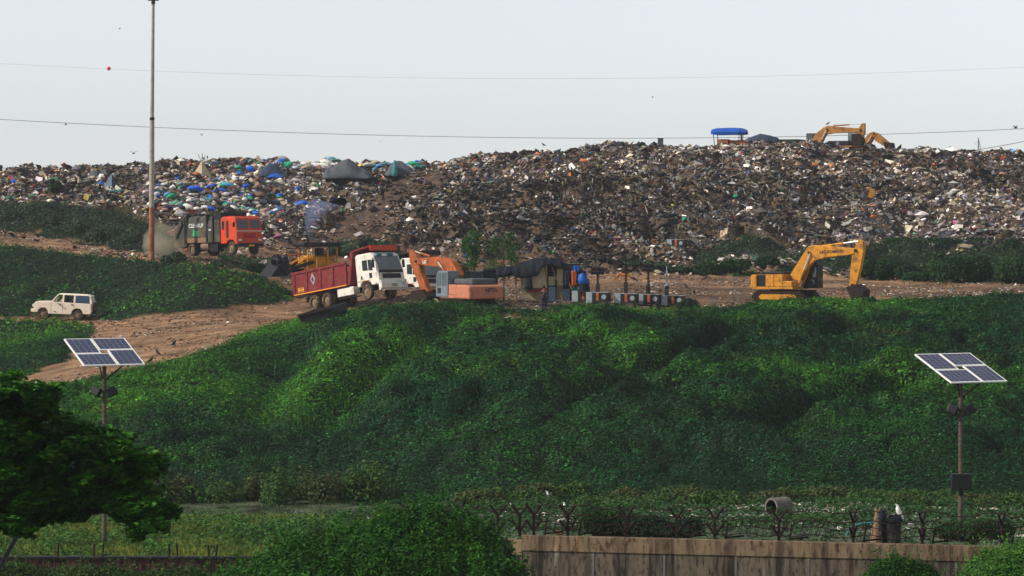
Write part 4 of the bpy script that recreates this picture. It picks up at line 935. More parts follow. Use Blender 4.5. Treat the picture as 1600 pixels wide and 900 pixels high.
# --- shelter
e = empty('shelter', W(855, 470, 207)); tag(e, 'ragged shelter with cream walls under a sagging black tarpaulin', 'shelter')
s = F / 207.
def X(u): return (u - 855) / s
def Zp(p): return (470 - p) / s
def wallp(u0, u1, p0, p1, y, mat, nm, th=.05): return MB().bb(X(u0), X(u1), y, y + th, Zp(p1), Zp(p0)).build(nm, mat, e)
wallp(815, 831, 432, 449, .1, 'cream', 'wall'); wallp(832, 855, 412, 450, .0, 'cream', 'wall'); wallp(870, 880, 420, 446, .05, 'cream', 'wall')
wallp(855, 870, 410, 470, .9, 'black', 'doorway_shade'); wallp(880, 906, 412, 470, .9, 'black', 'interior_shade'); wallp(815, 906, 412, 470, 2.4, 'cream', 'back_wall')  # black sheets stand in for the shade inside the shelter
wallp(857, 867, 432, 446, .2, 'cream', 'inner_wall'); wallp(823, 857, 450, 457, -.02, 'maroon', 'plinth')
wallp(857, 868, 448, 470, -.1, 'slate', 'lower_panel'); wallp(877, 890, 452, 470, -.12, 'slate', 'lower_panel'); wallp(893, 905, 448, 468, -.08, 'teal', 'lower_panel')
for a_, b__ in (((855, 448), (850, 402)), ((880, 472), (857, 398)), ((831, 450), (831, 420)), ((905, 470), (903, 415)), ((806, 448), (805, 428)), ((815, 446), (814, 430)), ((893, 452), (884, 425))):
    MB().cyl((X(a_[0]), -.35, Zp(a_[1])), (X(b__[0]), -.3, Zp(b__[1])), .045).build('pole', 'wood', e)
top = [(775, 418), (800, 417), (812, 412), (825, 407), (838, 404), (857, 403), (870, 404), (880, 409), (893, 415), (905, 419), (914, 424)]
bot = [(775, 430), (800, 430), (812, 433), (825, 434), (838, 432), (850, 414), (865, 413), (880, 420), (889, 440), (900, 434), (916, 440)]
vs = []; nxx = 44
for i in range(nxx + 1):
    u = 775 + (916 - 775) * i / nxx
    tp = np.interp(u, [q[0] for q in top], [q[1] for q in top]); bt = np.interp(u, [q[0] for q in bot], [q[1] for q in bot])
    wv = .6 * (float(fbm(np.array([u / 6.]), np.array([.3]), 8)[0]) - .5)
    for f_, dy in ((1.0, -.75), (.7, -.7), (.35, -.55), (0.0, -.3), (-.02, .8), (.05, 1.8), (.25, 2.6)):
        vs.append((X(u), dy + wv * (1 if dy < 0 else .2), Zp(tp + (bt - tp) * f_) + .3 * (float(fbm(np.array([u / 5.]), np.array([dy * 1.5]), 9)[0]) - .5)))
k = 7
o = MB().add(vs, [(i * k + j, (i + 1) * k + j, (i + 1) * k + j + 1, i * k + j + 1) for i in range(nxx) for j in range(k - 1)]).build('roof_tarpaulin', 'tarp', e, smooth=True)
o.modifiers.new('t', 'SOLIDIFY').thickness = .04
o = tarpheap('hanging_sheet', 'black sheet hanging below the roof edge of the shelter', 'sheet', 826, 446, 206.4, 14, 22, .3, 'tarp', seed=3)
for k, (u, py, mt_, wpx, hpx) in enumerate(((897, 447, 'orangecloth', 8, 24), (886, 446, 'navycloth', 7, 22), (901, 425, 'bluetarp', 9, 10))):
    m = MB(); ww = wpx / s / 2; hh = hpx / s; vs = []
    for i in range(7):
        for j in range(7): vs.append((-ww + 2 * ww * i / 6, .05 * math.sin(i * 2.1 + j * .4) , hh * j / 6 - (.05 * math.sin(i) if j == 0 else 0)))
    o = m.add(vs, [(i * 7 + j, (i + 1) * 7 + j, (i + 1) * 7 + j + 1, i * 7 + j + 1) for i in range(6) for j in range(6)]).build('hanging_cloth', mt_, None, smooth=True, loc=W(u, py, 206.0))
    o.modifiers.new('t', 'SOLIDIFY').thickness = .02
    tag(o, ('orange garment hung at the right end of the shelter', 'dark navy garment hung beside the orange one at the shelter', 'blue cloth folded over the roof corner of the shelter')[k], 'cloth', 'clothes hung on the shelter')
# black covered tank left of it
r = empty('covered_tank', W(750, 470, 212)); tag(r, 'dark ribbed container behind the counterweight of the old orange excavator', 'container'); s = F / 212
m = MB().bb(-1.15, 0.2, -.9, .9, .3, 2.05)
for i in range(10): m.bb(-1.12 + i * .135, -1.06 + i * .135, -.93, -.9, .4, 2.0)
m.build('container_box', 'navy', r, .03)
MB().bb(.22, 1.15, -.8, .8, .3, 2.25).build('tarp_box', 'tarp', r, .12)
MB().prism([(1.15, 2.0), (1.3, 2.3), (2.6, 2.35), (2.6, 1.75), (1.15, 1.6)], -.6, .8).build('awning', 'tarp', r, .05)
for x in (1.2, 2.5): MB().cyl((x, -.5, 0), (x, -.5, 1.9), .04).build('pole', 'wood', r)
# orphan yellow sheet, drum, board
def sheet(name, label, cat, pts, D, mat, th=.06):
    cu, cp = sum(p[0] for p in pts) / len(pts), max(p[1] for p in pts); s = F / D
    o = MB().prism([((p[0] - cu) / s, (cp - p[1]) / s) for p in pts], -th / 2, th / 2).build(name, mat, None, loc=W(cu, cp, D), rot=(R(-14), 0, R(random.uniform(-15, 15))))
    return tag(o, label, cat)
sheet('yellow_sheet', 'torn triangle of yellow sheet lying in front of the old orange excavator', 'sheet', [(677,481),(678,466),(682,467),(692,480)], 200, 'beige')
sheet('board', 'pale yellow board leaning on the dump ridge', 'board', [(984,235),(992,224),(1001,223),(994,234)], 314, 'beige')
sheet('board', 'orange yellow board stuck in the middle of the dump face', 'board', [(1357,309),(1360,295),(1368,295),(1366,309)], 283, 'yellow')
sheet('board', 'long white board lying at the foot of the dump face', 'board', [(1313,351),(1332,342),(1331,347),(1318,353)], 266, 'white')
sheet('board', 'white slab lying on the rubbish right of the long white board', 'board', [(1489,357),(1492,350),(1505,351),(1504,356)], 268, 'white')
sheet('board', 'pale striped board leaning at the foot of the dump left of the saplings', 'board', [(588,380),(606,358),(608,360),(594,381)], 267, 'beige')
o = MB().bb(-.28, .28, -.25, .25, 0, .62).bb(-.31, .31, -.28, .28, .62, .68).build('crate', 'greytarp', None, .02, loc=W(1032, 226, 313)); tag(o, 'small grey box standing on the ridge left of the tractor', 'box')

# --- dump shelters and covered heaps
def tent(u, py, D, wl, wr, h, label, m1, m2, poles=True):
    s = F / D; e = empty('tent', W(u, py, D)); tag(e, label, 'tent')
    H_ = h / s; a = -wl / s; b = wr / s
    MB().add([(a, -.9, 0), (0.1, -1.3, 0), (0, -.5, H_), (a * .15, .9, H_ * .9), (a * 1.0, 1.2, 0)], [(0, 1, 2), (0, 2, 3, 4)]).build('left_sheet', m1, e).modifiers.new('t', 'SOLIDIFY').thickness = .04
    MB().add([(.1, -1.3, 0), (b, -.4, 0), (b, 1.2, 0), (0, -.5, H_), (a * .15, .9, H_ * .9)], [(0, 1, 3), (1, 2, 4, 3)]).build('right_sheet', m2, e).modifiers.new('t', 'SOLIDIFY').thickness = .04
    if poles:
        for x, z in ((-.4, H_ * 1.35), (.35, H_ * 1.3), (.05, H_ * 1.42)): MB().cyl((x * -.4, -.45, H_ * .75), (x, -.4, z), .03).build('pole', 'wood', e)
tent(316, 279, 306, 16, 18, 28, 'beige tent with poles crossing at its top on the coloured dump', 'beige', 'beige')
tent(176, 304, 291, 20, 14, 34, 'blue-grey lean-to tent on the dump, its shaded side coloured dark', 'slate', 'navy', False)  # navy right sheet puts the shade of that side into the colour
tent(124, 302, 291, 8, 6, 26, 'small pale tent left of the blue-grey lean-to', 'beige', 'beige', False)
tent(247, 297, 297, 8, 13, 13, 'low tan tent just right of the tall pole', 'beige', 'beige', False)
tarpheap('tarpaulin', 'large slate grey tarpaulin over a heap at the top middle of the dump', 'tarpaulin', 543, 275, 306, 80, 31, 2.2, 'greytarp', [(-1, .05), (-.85, .5), (-.6, .55), (-.25, .8), (.0, 1.0), (.2, .9), (.5, .55), (.9, .3), (1, .05)], 2)
tarpheap('tarpaulin', 'dark grey tarpaulin with blue hem left of the large slate one', 'tarpaulin', 426, 272, 303, 46, 22, 1.8, 'navy', [(-1, .05), (-.7, .6), (-.2, 1), (.3, .85), (.7, .4), (1, .05)], 5)
tarpheap('tarpaulin', 'blue cloth edge sticking out below the dark grey tarpaulin', 'tarpaulin', 430, 273, 301, 26, 6, 1.0, 'bluetarp', None, 6)
tarpheap('tarpaulin', 'teal and grey sheet over the last heap before the dirt ramp', 'tarpaulin', 628, 271, 309, 54, 24, 1.8, 'greytarp', [(-1, .1), (-.6, .8), (-.3, 1), (.2, .85), (.6, .5), (1, .05)], 8)
tarpheap('tarpaulin', 'teal sheet draped down the heap before the dirt ramp', 'tarpaulin', 617, 271, 307, 10, 25, 1.0, 'teal', None, 9)
tarpheap('tarpaulin', 'dark sheet spread on the slope below the blue-grey lean-to', 'tarpaulin', 155, 322, 279, 70, 14, 1.6, 'greytarp', [(-1, .1), (-.5, .5), (0, .8), (.5, .9), (1, .1)], 11)
tarpheap('tarpaulin', 'grey rounded sheet on the ridge above the pale tent', 'tarpaulin', 148, 277, 303, 24, 14, 1.2, 'greytarp', None, 12)
tarpheap('tarpaulin', 'green and white sheet on the lower middle of the rubbish slope', 'tarpaulin', 1004, 390, 258, 22, 5, .6, 'teal', None, 13)
# ------------------------------------------------------------------ stuffed sacks on the coloured part of the dump
proto = []
for k in range(6):
    m = MB(); m.ell((0, 0, 0), (1, .75, .55), 14, 9, 0, k)
    vs = []
    for v in m.v:
        a = np.array(v) * 1.3
        q = 1 + .35 * (float(vnoise(np.array([a[0] + k * 9]), np.array([a[1] + a[2] * 1.7]), 7)[0]) - .5)
        vs.append((v[0] * q, v[1] * q, v[2] * q))
    m.v = vs; me = bpy.data.meshes.new('sack'); me.from_pydata(m.v, [], m.f); me.polygons.foreach_set('use_smooth', [True] * len(me.polygons)); proto.append(me)
SK = dict(white=(.68, .67, .64), blue=(.012, .12, .62), dark=(.04, .045, .075), brown=(.16, .075, .055), green=(.015, .33, .17), tan=(.4, .32, .2), teal=(.06, .24, .24), grey=(.25, .27, .3), pink=(.45, .25, .22), orange=(.5, .17, .05), skyblue=(.08, .35, .55))
SKM = {k: nmat(k + '_sack_plastic', c_, .5, 0, .25, 2.5, .4, (.2, .16, .12), .12, 2) for k, c_ in SK.items()}
HOME = dict(white='on the lower coloured slope', blue='among pale bags', dark='between coloured bags', brown='on the coloured slope', green='near the tall pole', tan='among brighter bags', teal='on the coloured dump', grey='on the coloured dump', pink='among mixed rubbish', orange='among blue and white bags', skyblue='beside white bags')
LOOSE = {}
ONES = 'first second third fourth fifth sixth seventh eighth ninth tenth eleventh twelfth thirteenth fourteenth fifteenth sixteenth seventeenth eighteenth nineteenth'.split()
TENS = ['', '', 'twenty', 'thirty', 'forty', 'fifty', 'sixty']
def nth(i):
    if i < 19: return ONES[i]
    n = i + 1; t_ = TENS[n // 10]
    return (t_[:-1] + 'ieth') if n % 10 == 0 else t_ + '-' + ONES[n % 10 - 1]
def sack(u, py, color, px, label=None, asp=None, grp=True):
    p = hit(u, py); s = F / p.y; me = proto[random.randrange(6)].copy(); me.materials.append(SKM[color])
    o = bpy.data.objects.new('sack', me); COL.objects.link(o)
    w_ = px / s / 2; a = asp or random.uniform(.75, 1.15)
    zz = float(Z(np.array([p.x]), np.array([p.y]))[0])
    o.location = (p.x, p.y, zz + w_ * .3); o.scale = (w_, w_, w_ * a); o.rotation_euler = (R(random.uniform(-25, 25)), R(random.uniform(-25, 25)), R(random.uniform(-50, 50)))
    tag(o, label, 'sack', None if label else f'{color} sacks on the dump')
    if not label: LOOSE.setdefault(color, []).append((u, o))
    return o
sack(471, 323, 'blue', 23, 'bright blue bulging sack lowest and rightmost of the coloured bags', .9)
sack(295, 331, 'white', 20, 'large white sack just above the green garbage truck body', .95)
sack(353, 309, 'white', 12, 'round white sack, left of a pair in the middle of the coloured slope'); sack(368, 312, 'white', 14, 'round white sack, right of the pair in the middle of the coloured slope')
sack(305, 302, 'blue', 26, 'long blue sack on the left side of the coloured slope', .6); sack(347, 302, 'blue', 19, 'narrow blue sack between the brown and the orange sack', .55)
sack(325, 305, 'brown', 20, 'brown sack between two blue ones on the coloured slope', .7); sack(360, 299, 'orange', 14, 'orange brown sack above the pair of round white ones', .7)
sack(267, 312, 'green', 17, 'shiny green sack right of the tall pole', .9); sack(273, 321, 'green', 15, 'crumpled green sack below the shiny green one', .8)
sack(405, 308, 'brown', 22, 'mauve brown bulky sack with a dark end on the coloured slope', .9); sack(431, 321, 'dark', 22, 'dark navy sack left of the bright blue one', .7)
sack(356, 294, 'skyblue', 20, 'sky blue sack high on the coloured slope', .6); sack(330, 294, 'blue', 20, 'blue sack under the beige tent', .5)
sack(66, 311, 'pink', 20, 'pale lilac sack left of the blue-grey lean-to tent', .7)
sack(430, 333, 'white', 18, 'flattened white sack below the dark navy one', .5); sack(372, 274, 'blue', 16, 'dark blue sack right of the beige tent', .7); sack(391, 270, 'blue', 13, 'upright blue sack left of the dark grey tarpaulin', 1.3)
sack(436, 308, 'blue', 12, 'small blue sack above the navy one', .9); sack(500, 250, 'teal', 20, 'teal sack on the skyline above the slate tarpaulin', .9); sack(523, 249, 'green', 11, 'bright green sack on the skyline by the slate tarpaulin', .9)
sack(586, 257, 'green', 13, 'bright green sack right of the slate tarpaulin', .8); sack(654, 258, 'blue', 14, 'blue sack at the right end of the coloured heaps', .7)
cols = ['white'] * 7 + ['blue'] * 4 + ['dark'] * 4 + ['brown'] * 3 + ['green'] * 2 + ['tan'] * 5 + ['teal'] * 3 + ['grey'] * 5 + ['pink'] * 2 + ['orange'] + ['skyblue']
for k in range(270):
    if k < 200: u, py = random.gauss(350, 65), random.triangular(268, 345, 315)
    else: u, py = random.uniform(370, 670), random.uniform(252, 266)
    if k > 255: u, py = random.uniform(0, 300), random.uniform(275, 320)
    if not (0 < u < 690): continue
    sack(u, py, random.choice(cols), random.uniform(7, 14))
for u, py, c_, px, lb in ((1357, 299, 'orange', 9, None), (1285, 296, 'brown', 8, None), (1258, 281, 'white', 9, None), (1192, 296, 'pink', 8, None), (1150, 310, 'green', 10, 'green plastic bag in the middle of the dark dump face'), (1070, 345, 'green', 10, 'light green plastic bag above the lone lighting tower'), (920, 242, 'skyblue', 9, 'turquoise bag near the top of the dark dump'), (913, 255, 'orange', 16, 'flat bright red orange bag near the top of the dark dump'), (1365, 345, 'orange', 12, 'red orange bag at the foot of the dump face above the yellow excavator'), (1568, 275, 'pink', 14, 'crimson bag near the top right of the dump'), (1311, 393, 'white', 12, 'white bag right of the yellow excavator arm'), (1142, 497, 'white', 10, 'white bag on the crest of the green slope below the working level'), (1155, 394, 'orange', 10, 'red and white bag among the scrub at the foot of the dump')):
    sack(u, py, c_, px, lb)



for k in range(44):
    u = random.uniform(438, 530) if k < 20 else random.uniform(566, 664)
    sack(u, random.uniform(252, 266), random.choice(['teal', 'green', 'white', 'tan', 'tan', 'skyblue', 'white', 'grey', 'brown', 'blue']), random.uniform(11, 22), None, random.uniform(.5, .9))
for c_, l_ in LOOSE.items():
    for i, (_, o) in enumerate(sorted(l_, key=lambda q: q[0])): o['label'] = f'stuffed {c_} plastic sack, {nth(i)} from the left among the loose {c_} ones on the dump'
# ------------------------------------------------------------------ tall pole, cables, marker
r = empty('utility_pole', W(237, 397, 236)); tag(r, 'tall pale grey tapering pole with a rusty foot beside the upper track', 'pole'); s = F / 236
MB().cyl((0, 0, -.5), (0, 0, 3.6), .22, .21, 16).build('rusty_base', nmat('pole_rust', (.26, .1, .05), .9, 0, .35, 2, .2, (.35, .24, .16), .3, 1.2), r)
MB().cyl((0, 0, 3.6), (.03, 0, 10.3), .205, .18, 16).build('lower_shaft', 'conc', r, smooth=False)
MB().cyl((.03, 0, 10.3), (.03, 0, 10.5), .19, .19, 16).build('collar', 'rust', r)
MB().cyl((.03, 0, 10.5), (.12, 0, 19.45), .155, .11, 16).build('upper_shaft', 'conc', r)
MB().cyl((.12, 0, 19.2), (.12, 0, 19.6), .16, .14).tube([(-.3, 0, 19.5), (.54, 0, 19.5)], .05).cyl((.12, 0, 19.5), (.12, 0, 19.9), .05).build('head_fitting', 'dark', r)
def cable(name, pts, D, rad, label):
    P_ = [W(u, py, D) for u, py in pts]; fine = []
    us = np.array([p[0] for p in pts], float); c_ = np.polyfit(us, np.array([p[1] for p in pts], float), min(3, len(pts) - 1))
    for u in np.linspace(us[0], us[-1], 60): fine.append(W(u, float(np.polyval(c_, u)), D))
    o = MB().tube(fine, rad, 5).build(name, 'cable', None); tag(o, label, 'cable'); return o
cable('power_cable', [(-300, 168), (0, 185), (237, 199), (500, 209), (750, 215), (1000, 216), (1300, 212), (1600, 200), (1900, 183)], 345, .028, 'thin dark cable sagging across the sky just above the dump')
cable('power_cable', [(-300, 80), (0, 98), (237, 110), (500, 120), (800, 124), (1100, 120), (1600, 104), (1900, 88)], 420, .011, 'faint upper cable crossing the sky with a red marker ball')
cable('power_cable', [(1480, 240), (1540, 232), (1600, 221), (1800, 190)], 360, .035, 'short cable rising from the ridge at the right edge')
cable('power_cable', [(-200, 255), (0, 262), (60, 268)], 350, .035, 'short cable meeting the ridge at the left edge')
tag(MB().ell((0, 0, 0), (.27, .27, .27), 14, 9).build('marker_ball', 'redball', None, smooth=True, loc=W(170, 107, 420)), 'small red aviation ball on the faint upper cable', 'marker ball')
r = empty('pylon', W(1530, 244, 330)); tag(r, 'tiny steel frame pylon on the skyline at the right', 'pylon')
MB().tube([(-.15, 0, 0), (-.1, 0, 2.0), (.35, 0, 0)], .04).tube([(.05, .3, 0), (-.1, 0, 2.0)], .04).tube([(-.5, 0, 1.3), (-.1, 0, 1.7)], .02).build('frame', 'grey', r)

# ------------------------------------------------------------------ solar lamps
def solar(u, pyc, pyb, D, label, box):
    s = F / D; hc = (pyb - pyc) / s; r = empty('solar_lamp', W(u, pyb, D)); tag(r, label, 'solar lamp', 'solar lamps before the green slope')
    A = Vector((.887, .46, 0)).normalized(); B_ = Vector((.425, -.82, -.378)); B_ = (B_ - A * B_.dot(A)).normalized(); N = A.cross(B_).normalized()
    if N.z < 0: N = -N
    C = Vector((0, 0, hc)); L_, S_ = 1.2, .93
    def pn(ca, cb, la, lb):
        q = MB(); vs = []
        for w_ in (-.02, .02):
            for a_, b__ in ((-.5, -.5), (.5, -.5), (.5, .5), (-.5, .5)): vs.append(C + A * (ca + a_ * la) + B_ * (cb + b__ * lb) + N * w_)
        fr = q.add(vs, [(3, 2, 1, 0), (4, 5, 6, 7), (0, 1, 5, 4), (1, 2, 6, 5), (2, 3, 7, 6), (3, 0, 4, 7)]).build('solar_panel', 'alu', r)
        nb = 6 if la > lb else 4; na = 4 if la > lb else 6; cl = MB(); g = .012; mg = .045
        wa = (la - 2 * mg) / nb; wb_ = (lb - 2 * mg) / na
        for i in range(nb):
            for j in range(na):
                a0 = -la / 2 + mg + i * wa; b0 = -lb / 2 + mg + j * wb_; v4 = []
                for a_, b__ in ((a0, b0), (a0 + wa - g * .5, b0), (a0 + wa - g * .5, b0 + wb_ - g * .5), (a0, b0 + wb_ - g * .5)): v4.append(C + A * (ca + a_) + B_ * (cb + b__) + N * .024)
                cl.add(v4, [(0, 1, 2, 3)])
        cl.build('cells', 'cells', fr)
    e_ = (L_ - S_) / 2 + .0
    G = .012; pn(-L_ / 2 - G, -S_ / 2 - G, S_, L_); pn(S_ / 2 + G, -L_ / 2 - G, L_, S_); pn(L_ / 2 + G, S_ / 2 + G, S_, L_); pn(-S_ / 2 - G, L_ / 2 + G, L_, S_)
    fr = MB()
    for k in (-.5, .5):
        fr.tube([C + A * (-1.05) + B_ * k - N * .06, C + A * 1.05 + B_ * k - N * .06], .03).tube([C + A * k + B_ * -1.05 - N * .06, C + A * k + B_ * 1.05 - N * .06], .03)
    fr.build('panel_rack', 'dark', r)
    MB().tube([C + A * .75 + B_ * .5 - N * .06, Vector((.03, 0, hc - .95))], .028).tube([C - A * .35 + B_ * .3 - N * .06, Vector((-.03, 0, hc - .95))], .028).build('strut', 'dark', r)
    q = MB()
    z = -.4
    q.cyl((0, 0, -.4), (0, 0, hc - .02), .075, .06, 10)
    for i in range(int(hc / .16)): q.cyl((0, 0, i * .16), (0, 0, i * .16 + .03), .088, .088, 8)
    q.build('pole', nmat('lamp_pole_rust', (.09, .075, .06), .8, 0, .4, 3, 0, (.17, .075, .03), .3, 2), r)
    for sx in (-1, 1):
        MB().box((sx * .26, -.1, hc - 1.32), (.32, .22, .3), (R(-20), R(-22) * sx, R(25) * sx)).build('lamp_head', 'black', r, .03)
        MB().tube([(0, 0, hc - 1.6), (sx * .22, -.05, hc - 1.42)], .02).build('lamp_arm', 'dark', r)
    if box: MB().bb(-.31, .33, -.2, .12, hc - 3.85, hc - 3.35).bb(-.06, .06, -.12, .1, hc - 4.05, hc - 3.85).build('battery_box', 'black', r, .02)
solar(163, 550, 866, 103, 'solar panel lamp post at the left, panels seen over the dirt ramp', False)
solar(1501, 575, 822, 97.5, 'solar panel lamp post at the right with a black battery box on its pole', True)

# ------------------------------------------------------------------ walls
def at(u, D): return (u - 800) * D / F
pa, pb = Vector((at(817, 90), 90)), Vector((at(1660, 86.5), 86.5)); pc = Vector((at(600, 92.5), 92.5))
def wallseg(a, b, z0, z1, th, nm, mat, label, cope):
    d = b - a; L_ = d.length; ang = math.atan2(d.y, d.x); r = empty(nm, (a.x, a.y, 0), (0, 0, ang)); tag(r, label, 'wall')
    MB().bb(0, L_, 0, th, z0, z1 - (.45 if cope else 0)).build('wall_face', mat, r)
    if cope: MB().bb(-.02, L_ + .02, -.035, th + .03, z1 - .45, z1).build('coping_band', cope, r, .015)
    return r, L_
def wallmat(nm, base, dark, light):
    m = nmat(nm, base, .92, 0, .2, 1.3, .25); t = m.node_tree; b = t.nodes['Principled BSDF']; src = b.inputs['Base Color'].links[0].from_socket
    tc = t.nodes.new('ShaderNodeTexCoord')
    def lay(scale, vec, lo, hi, colr, src):
        mp = t.nodes.new('ShaderNodeMapping'); mp.inputs['Scale'].default_value = vec; t.links.new(tc.outputs['Object'], mp.inputs[0])
        n = t.nodes.new('ShaderNodeTexNoise'); n.inputs['Scale'].default_value = scale; n.inputs['Detail'].default_value = 9; n.inputs['Roughness'].default_value = .7; t.links.new(mp.outputs[0], n.inputs[0])
        r_ = t.nodes.new('ShaderNodeMapRange'); r_.inputs[1].default_value = lo; r_.inputs[2].default_value = hi; t.links.new(n.outputs['Fac'], r_.inputs[0])
        x = t.nodes.new('ShaderNodeMix'); x.data_type = 'RGBA'; x.inputs['B'].default_value = (*colr, 1); t.links.new(r_.outputs[0], x.inputs['Factor']); t.links.new(src, x.inputs['A']); return x.outputs['Result']
    src = lay(3.0, (1, 1, .07), .46, .6, dark, src)          # long run-down streaks
    src = lay(9.0, (1, 1, .3), .5, .62, (dark[0] * .6, dark[1] * .6, dark[2] * .6), src)
    src = lay(1.6, (1, 1, .12), .62, .72, light, src)
    src = lay(.9, (1, 1, .05), .6, .66, (.2, .07, .03), src)
    t.links.new(src, b.inputs['Base Color']); return m
wm1 = wallmat('streaked_concrete', (.13, .105, .078), (.03, .025, .02), (.27, .25, .21)); wm2 = wallmat('streaked_coping', (.2, .145, .09), (.08, .052, .034), (.36, .25, .16))
r, L1 = wallseg(pa, pb, -1.5, 1.88, .25, 'boundary_wall', wm1, 'long streaked concrete boundary wall with a paler coping band at the lower right', wm2)
for i in range(1, 8): MB().bb(i * 2.1 - .03, i * 2.1 + .03, -.012, 0, -1.5, 1.43).build('joint_strip', 'pipec', r)
r, L2 = wallseg(pc, pa + Vector((-.03, .05)), -1.5, 1.72, .25, 'boundary_wall', wm1, 'short darker return of the boundary wall running away behind the big bush', wm2)
rw = wallmat('rust_stained_wall', (.13, .06, .045), (.03, .02, .016), (.2, .12, .09))
r = empty('low_wall', (at(-60, 97), 97, 0)); tag(r, 'low rust-brown wall with dark posts at the lower left', 'wall')
MB().bb(0, at(450, 97) - at(-60, 97), 0, .2, -1.2, .42).build('wall_face', rw, r)
MB().bb(0, at(450, 97) - at(-60, 97), -.05, .25, .42, .5).build('coping', 'dark', r, .01)
for u in (10, 60, 97, 148, 167, 214, 250, 276, 316, 334, 372, 405): MB().bb(at(u, 97) - at(-60, 97) - .05, at(u, 97) - at(-60, 97) + .05, -.09, -.05, -1.2, .42).build('pier', 'rust', r)
for u, h_ in ((89, .42), (146, .4), (160, .38), (264, .4), (277, .42), (326, .36), (337, .38)):
    o = MB().cyl((0, 0, 0), (random.uniform(-.05, .05), 0, h_ + .0), .035, .03, 6).build('iron_stub', 'rust', None, loc=(at(u, 97), 97.12, .49)); tag(o, f'short rusty iron stub, {nth([89, 146, 160, 264, 277, 326, 337].index(u))} from the left on the low wall', 'post', 'iron stubs on the low rusty wall')
# Y-shaped barbed wire posts
def ypost(u, D, z0, label, double=True, s=1.0, rz=0.):
    r = empty('fence_post', (at(u, D), D, z0), (0, 0, rz)); tag(r, label, 'fence post', 'forked posts along the boundary wall')
    MB().bb(-.042, .042, -.03, .03, 0, .62 * s).build('upright', 'rust', r)
    for nm, zb in (('upper_arm', .6), ('lower_arm', .14)) if double else (('upper_arm', .6),):
        for sx in (-1, 1): MB().tube([(0, 0, zb * s), (sx * .24, 0, (zb + .34) * s)], .042, 4).build(nm, 'rust', r)
    return r
posts = []
P1 = [(834, 1), (887, 1), (978, 1), (1057, 1), (1117, 1), (1217, 1), (1333, 1), (1441, 1), (1565, 1), (1655, 1)]
desc = ['forked post just right of the wall corner', 'second forked post right of the wall corner', 'forked post above the first wide wall panel', 'forked post before the dark undergrowth', 'forked post left of the concrete pipe', 'forked post in front of the concrete pipe', 'slim forked post left of the pale stump', 'slim forked post right of the dark stump', 'forked post right of the right solar lamp', 'forked post at the right end of the wall']
for (u, _), d_ in zip(P1, desc):
    D = 90 - (u - 817) / 843. * 3.5 + .12; slim = u > 1300
    r = ypost(u, D, 1.86, d_, rz=R(58) if slim else R(random.uniform(-12, 12))); posts.append((at(u, D), D))
    x = .32
    o = MB().tube([(x, .2, 0), (x + .08, .2, .48)], .028, 4).tube([(x, .2, .05), (x + .55, .2, .1)], .028, 4).build('bent_bar', 'rust', None, loc=(at(u, D), D, 1.86)); tag(o, f'bent rusty bar right of the {nth(len(posts) - 1)} forked post along the main wall', 'bar', 'bent bars behind the forked posts')
P2 = [(812, 90.2), (778, 90.6), (735, 91), (688, 91.5), (641, 92)]; posts2 = []
for (u, D), d_ in zip(P2, ['forked post at the wall corner', 'forked post left of the wall corner', 'forked post where the big bush meets the wall', 'forked post rising behind the top of the big bush', 'leftmost forked post behind the big bush']):
    ypost(u, D, HC - (838 - HY) * D / F, d_, rz=R(8)); posts2.append((at(u, D), D))
def strand(pl, z, amp, label):
    m = MB(); f_ = []
    for (x0, y0), (x1, y1) in zip(pl[:-1], pl[1:]):
        for k in range(8): t_ = k / 8; f_.append((x0 + (x1 - x0) * t_, y0 + (y1 - y0) * t_, z + amp * math.sin(x0 * 7 + t_ * 9) * .3 - .05 * math.sin(t_ * math.pi)))
    f_.append((pl[-1][0], pl[-1][1], z)); m.tube(f_, .014, 4)
    for p in f_[::1]: m.tube([(p[0] - .03, p[1], p[2] - .04), (p[0] + .03, p[1], p[2] + .04)], .008, 3)
    tag(m.build('barbed_wire', 'rust', None), label, 'barbed wire', 'barbed wire strands on the boundary wall')
for z, l in ((2.78, 'top strand of barbed wire along the wall'), (2.5, 'second strand of barbed wire along the wall'), (2.3, 'third strand of barbed wire along the wall'), (2.08, 'lowest strand of barbed wire along the wall')): strand(posts, z, .2, l)
strand(posts2, 2.6, .2, 'top strand of barbed wire behind the big bush'); strand(posts2, 2.2, .2, 'lower strand of barbed wire behind the big bush')
# coiled razor wire
m = MB(); f_ = []
for k in range(900):
    t_ = k / 899; u = 834 + (1655 - 834) * t_; D = 90 - (u - 817) / 843. * 3.5 + .14; a_ = k * .42 + .8 * math.sin(k * .05)
    f_.append((at(u, D) + .1 * math.sin(a_), D + .12 * math.cos(a_ * 1.0), 2.28 + .26 * math.sin(a_ + .9) + .05 * math.sin(k * .13)))
m.tube(f_, .011, 3); tag(m.build('wire_coil', 'rust', None), 'tangled coil of rusty razor wire running along the wall top', 'wire')

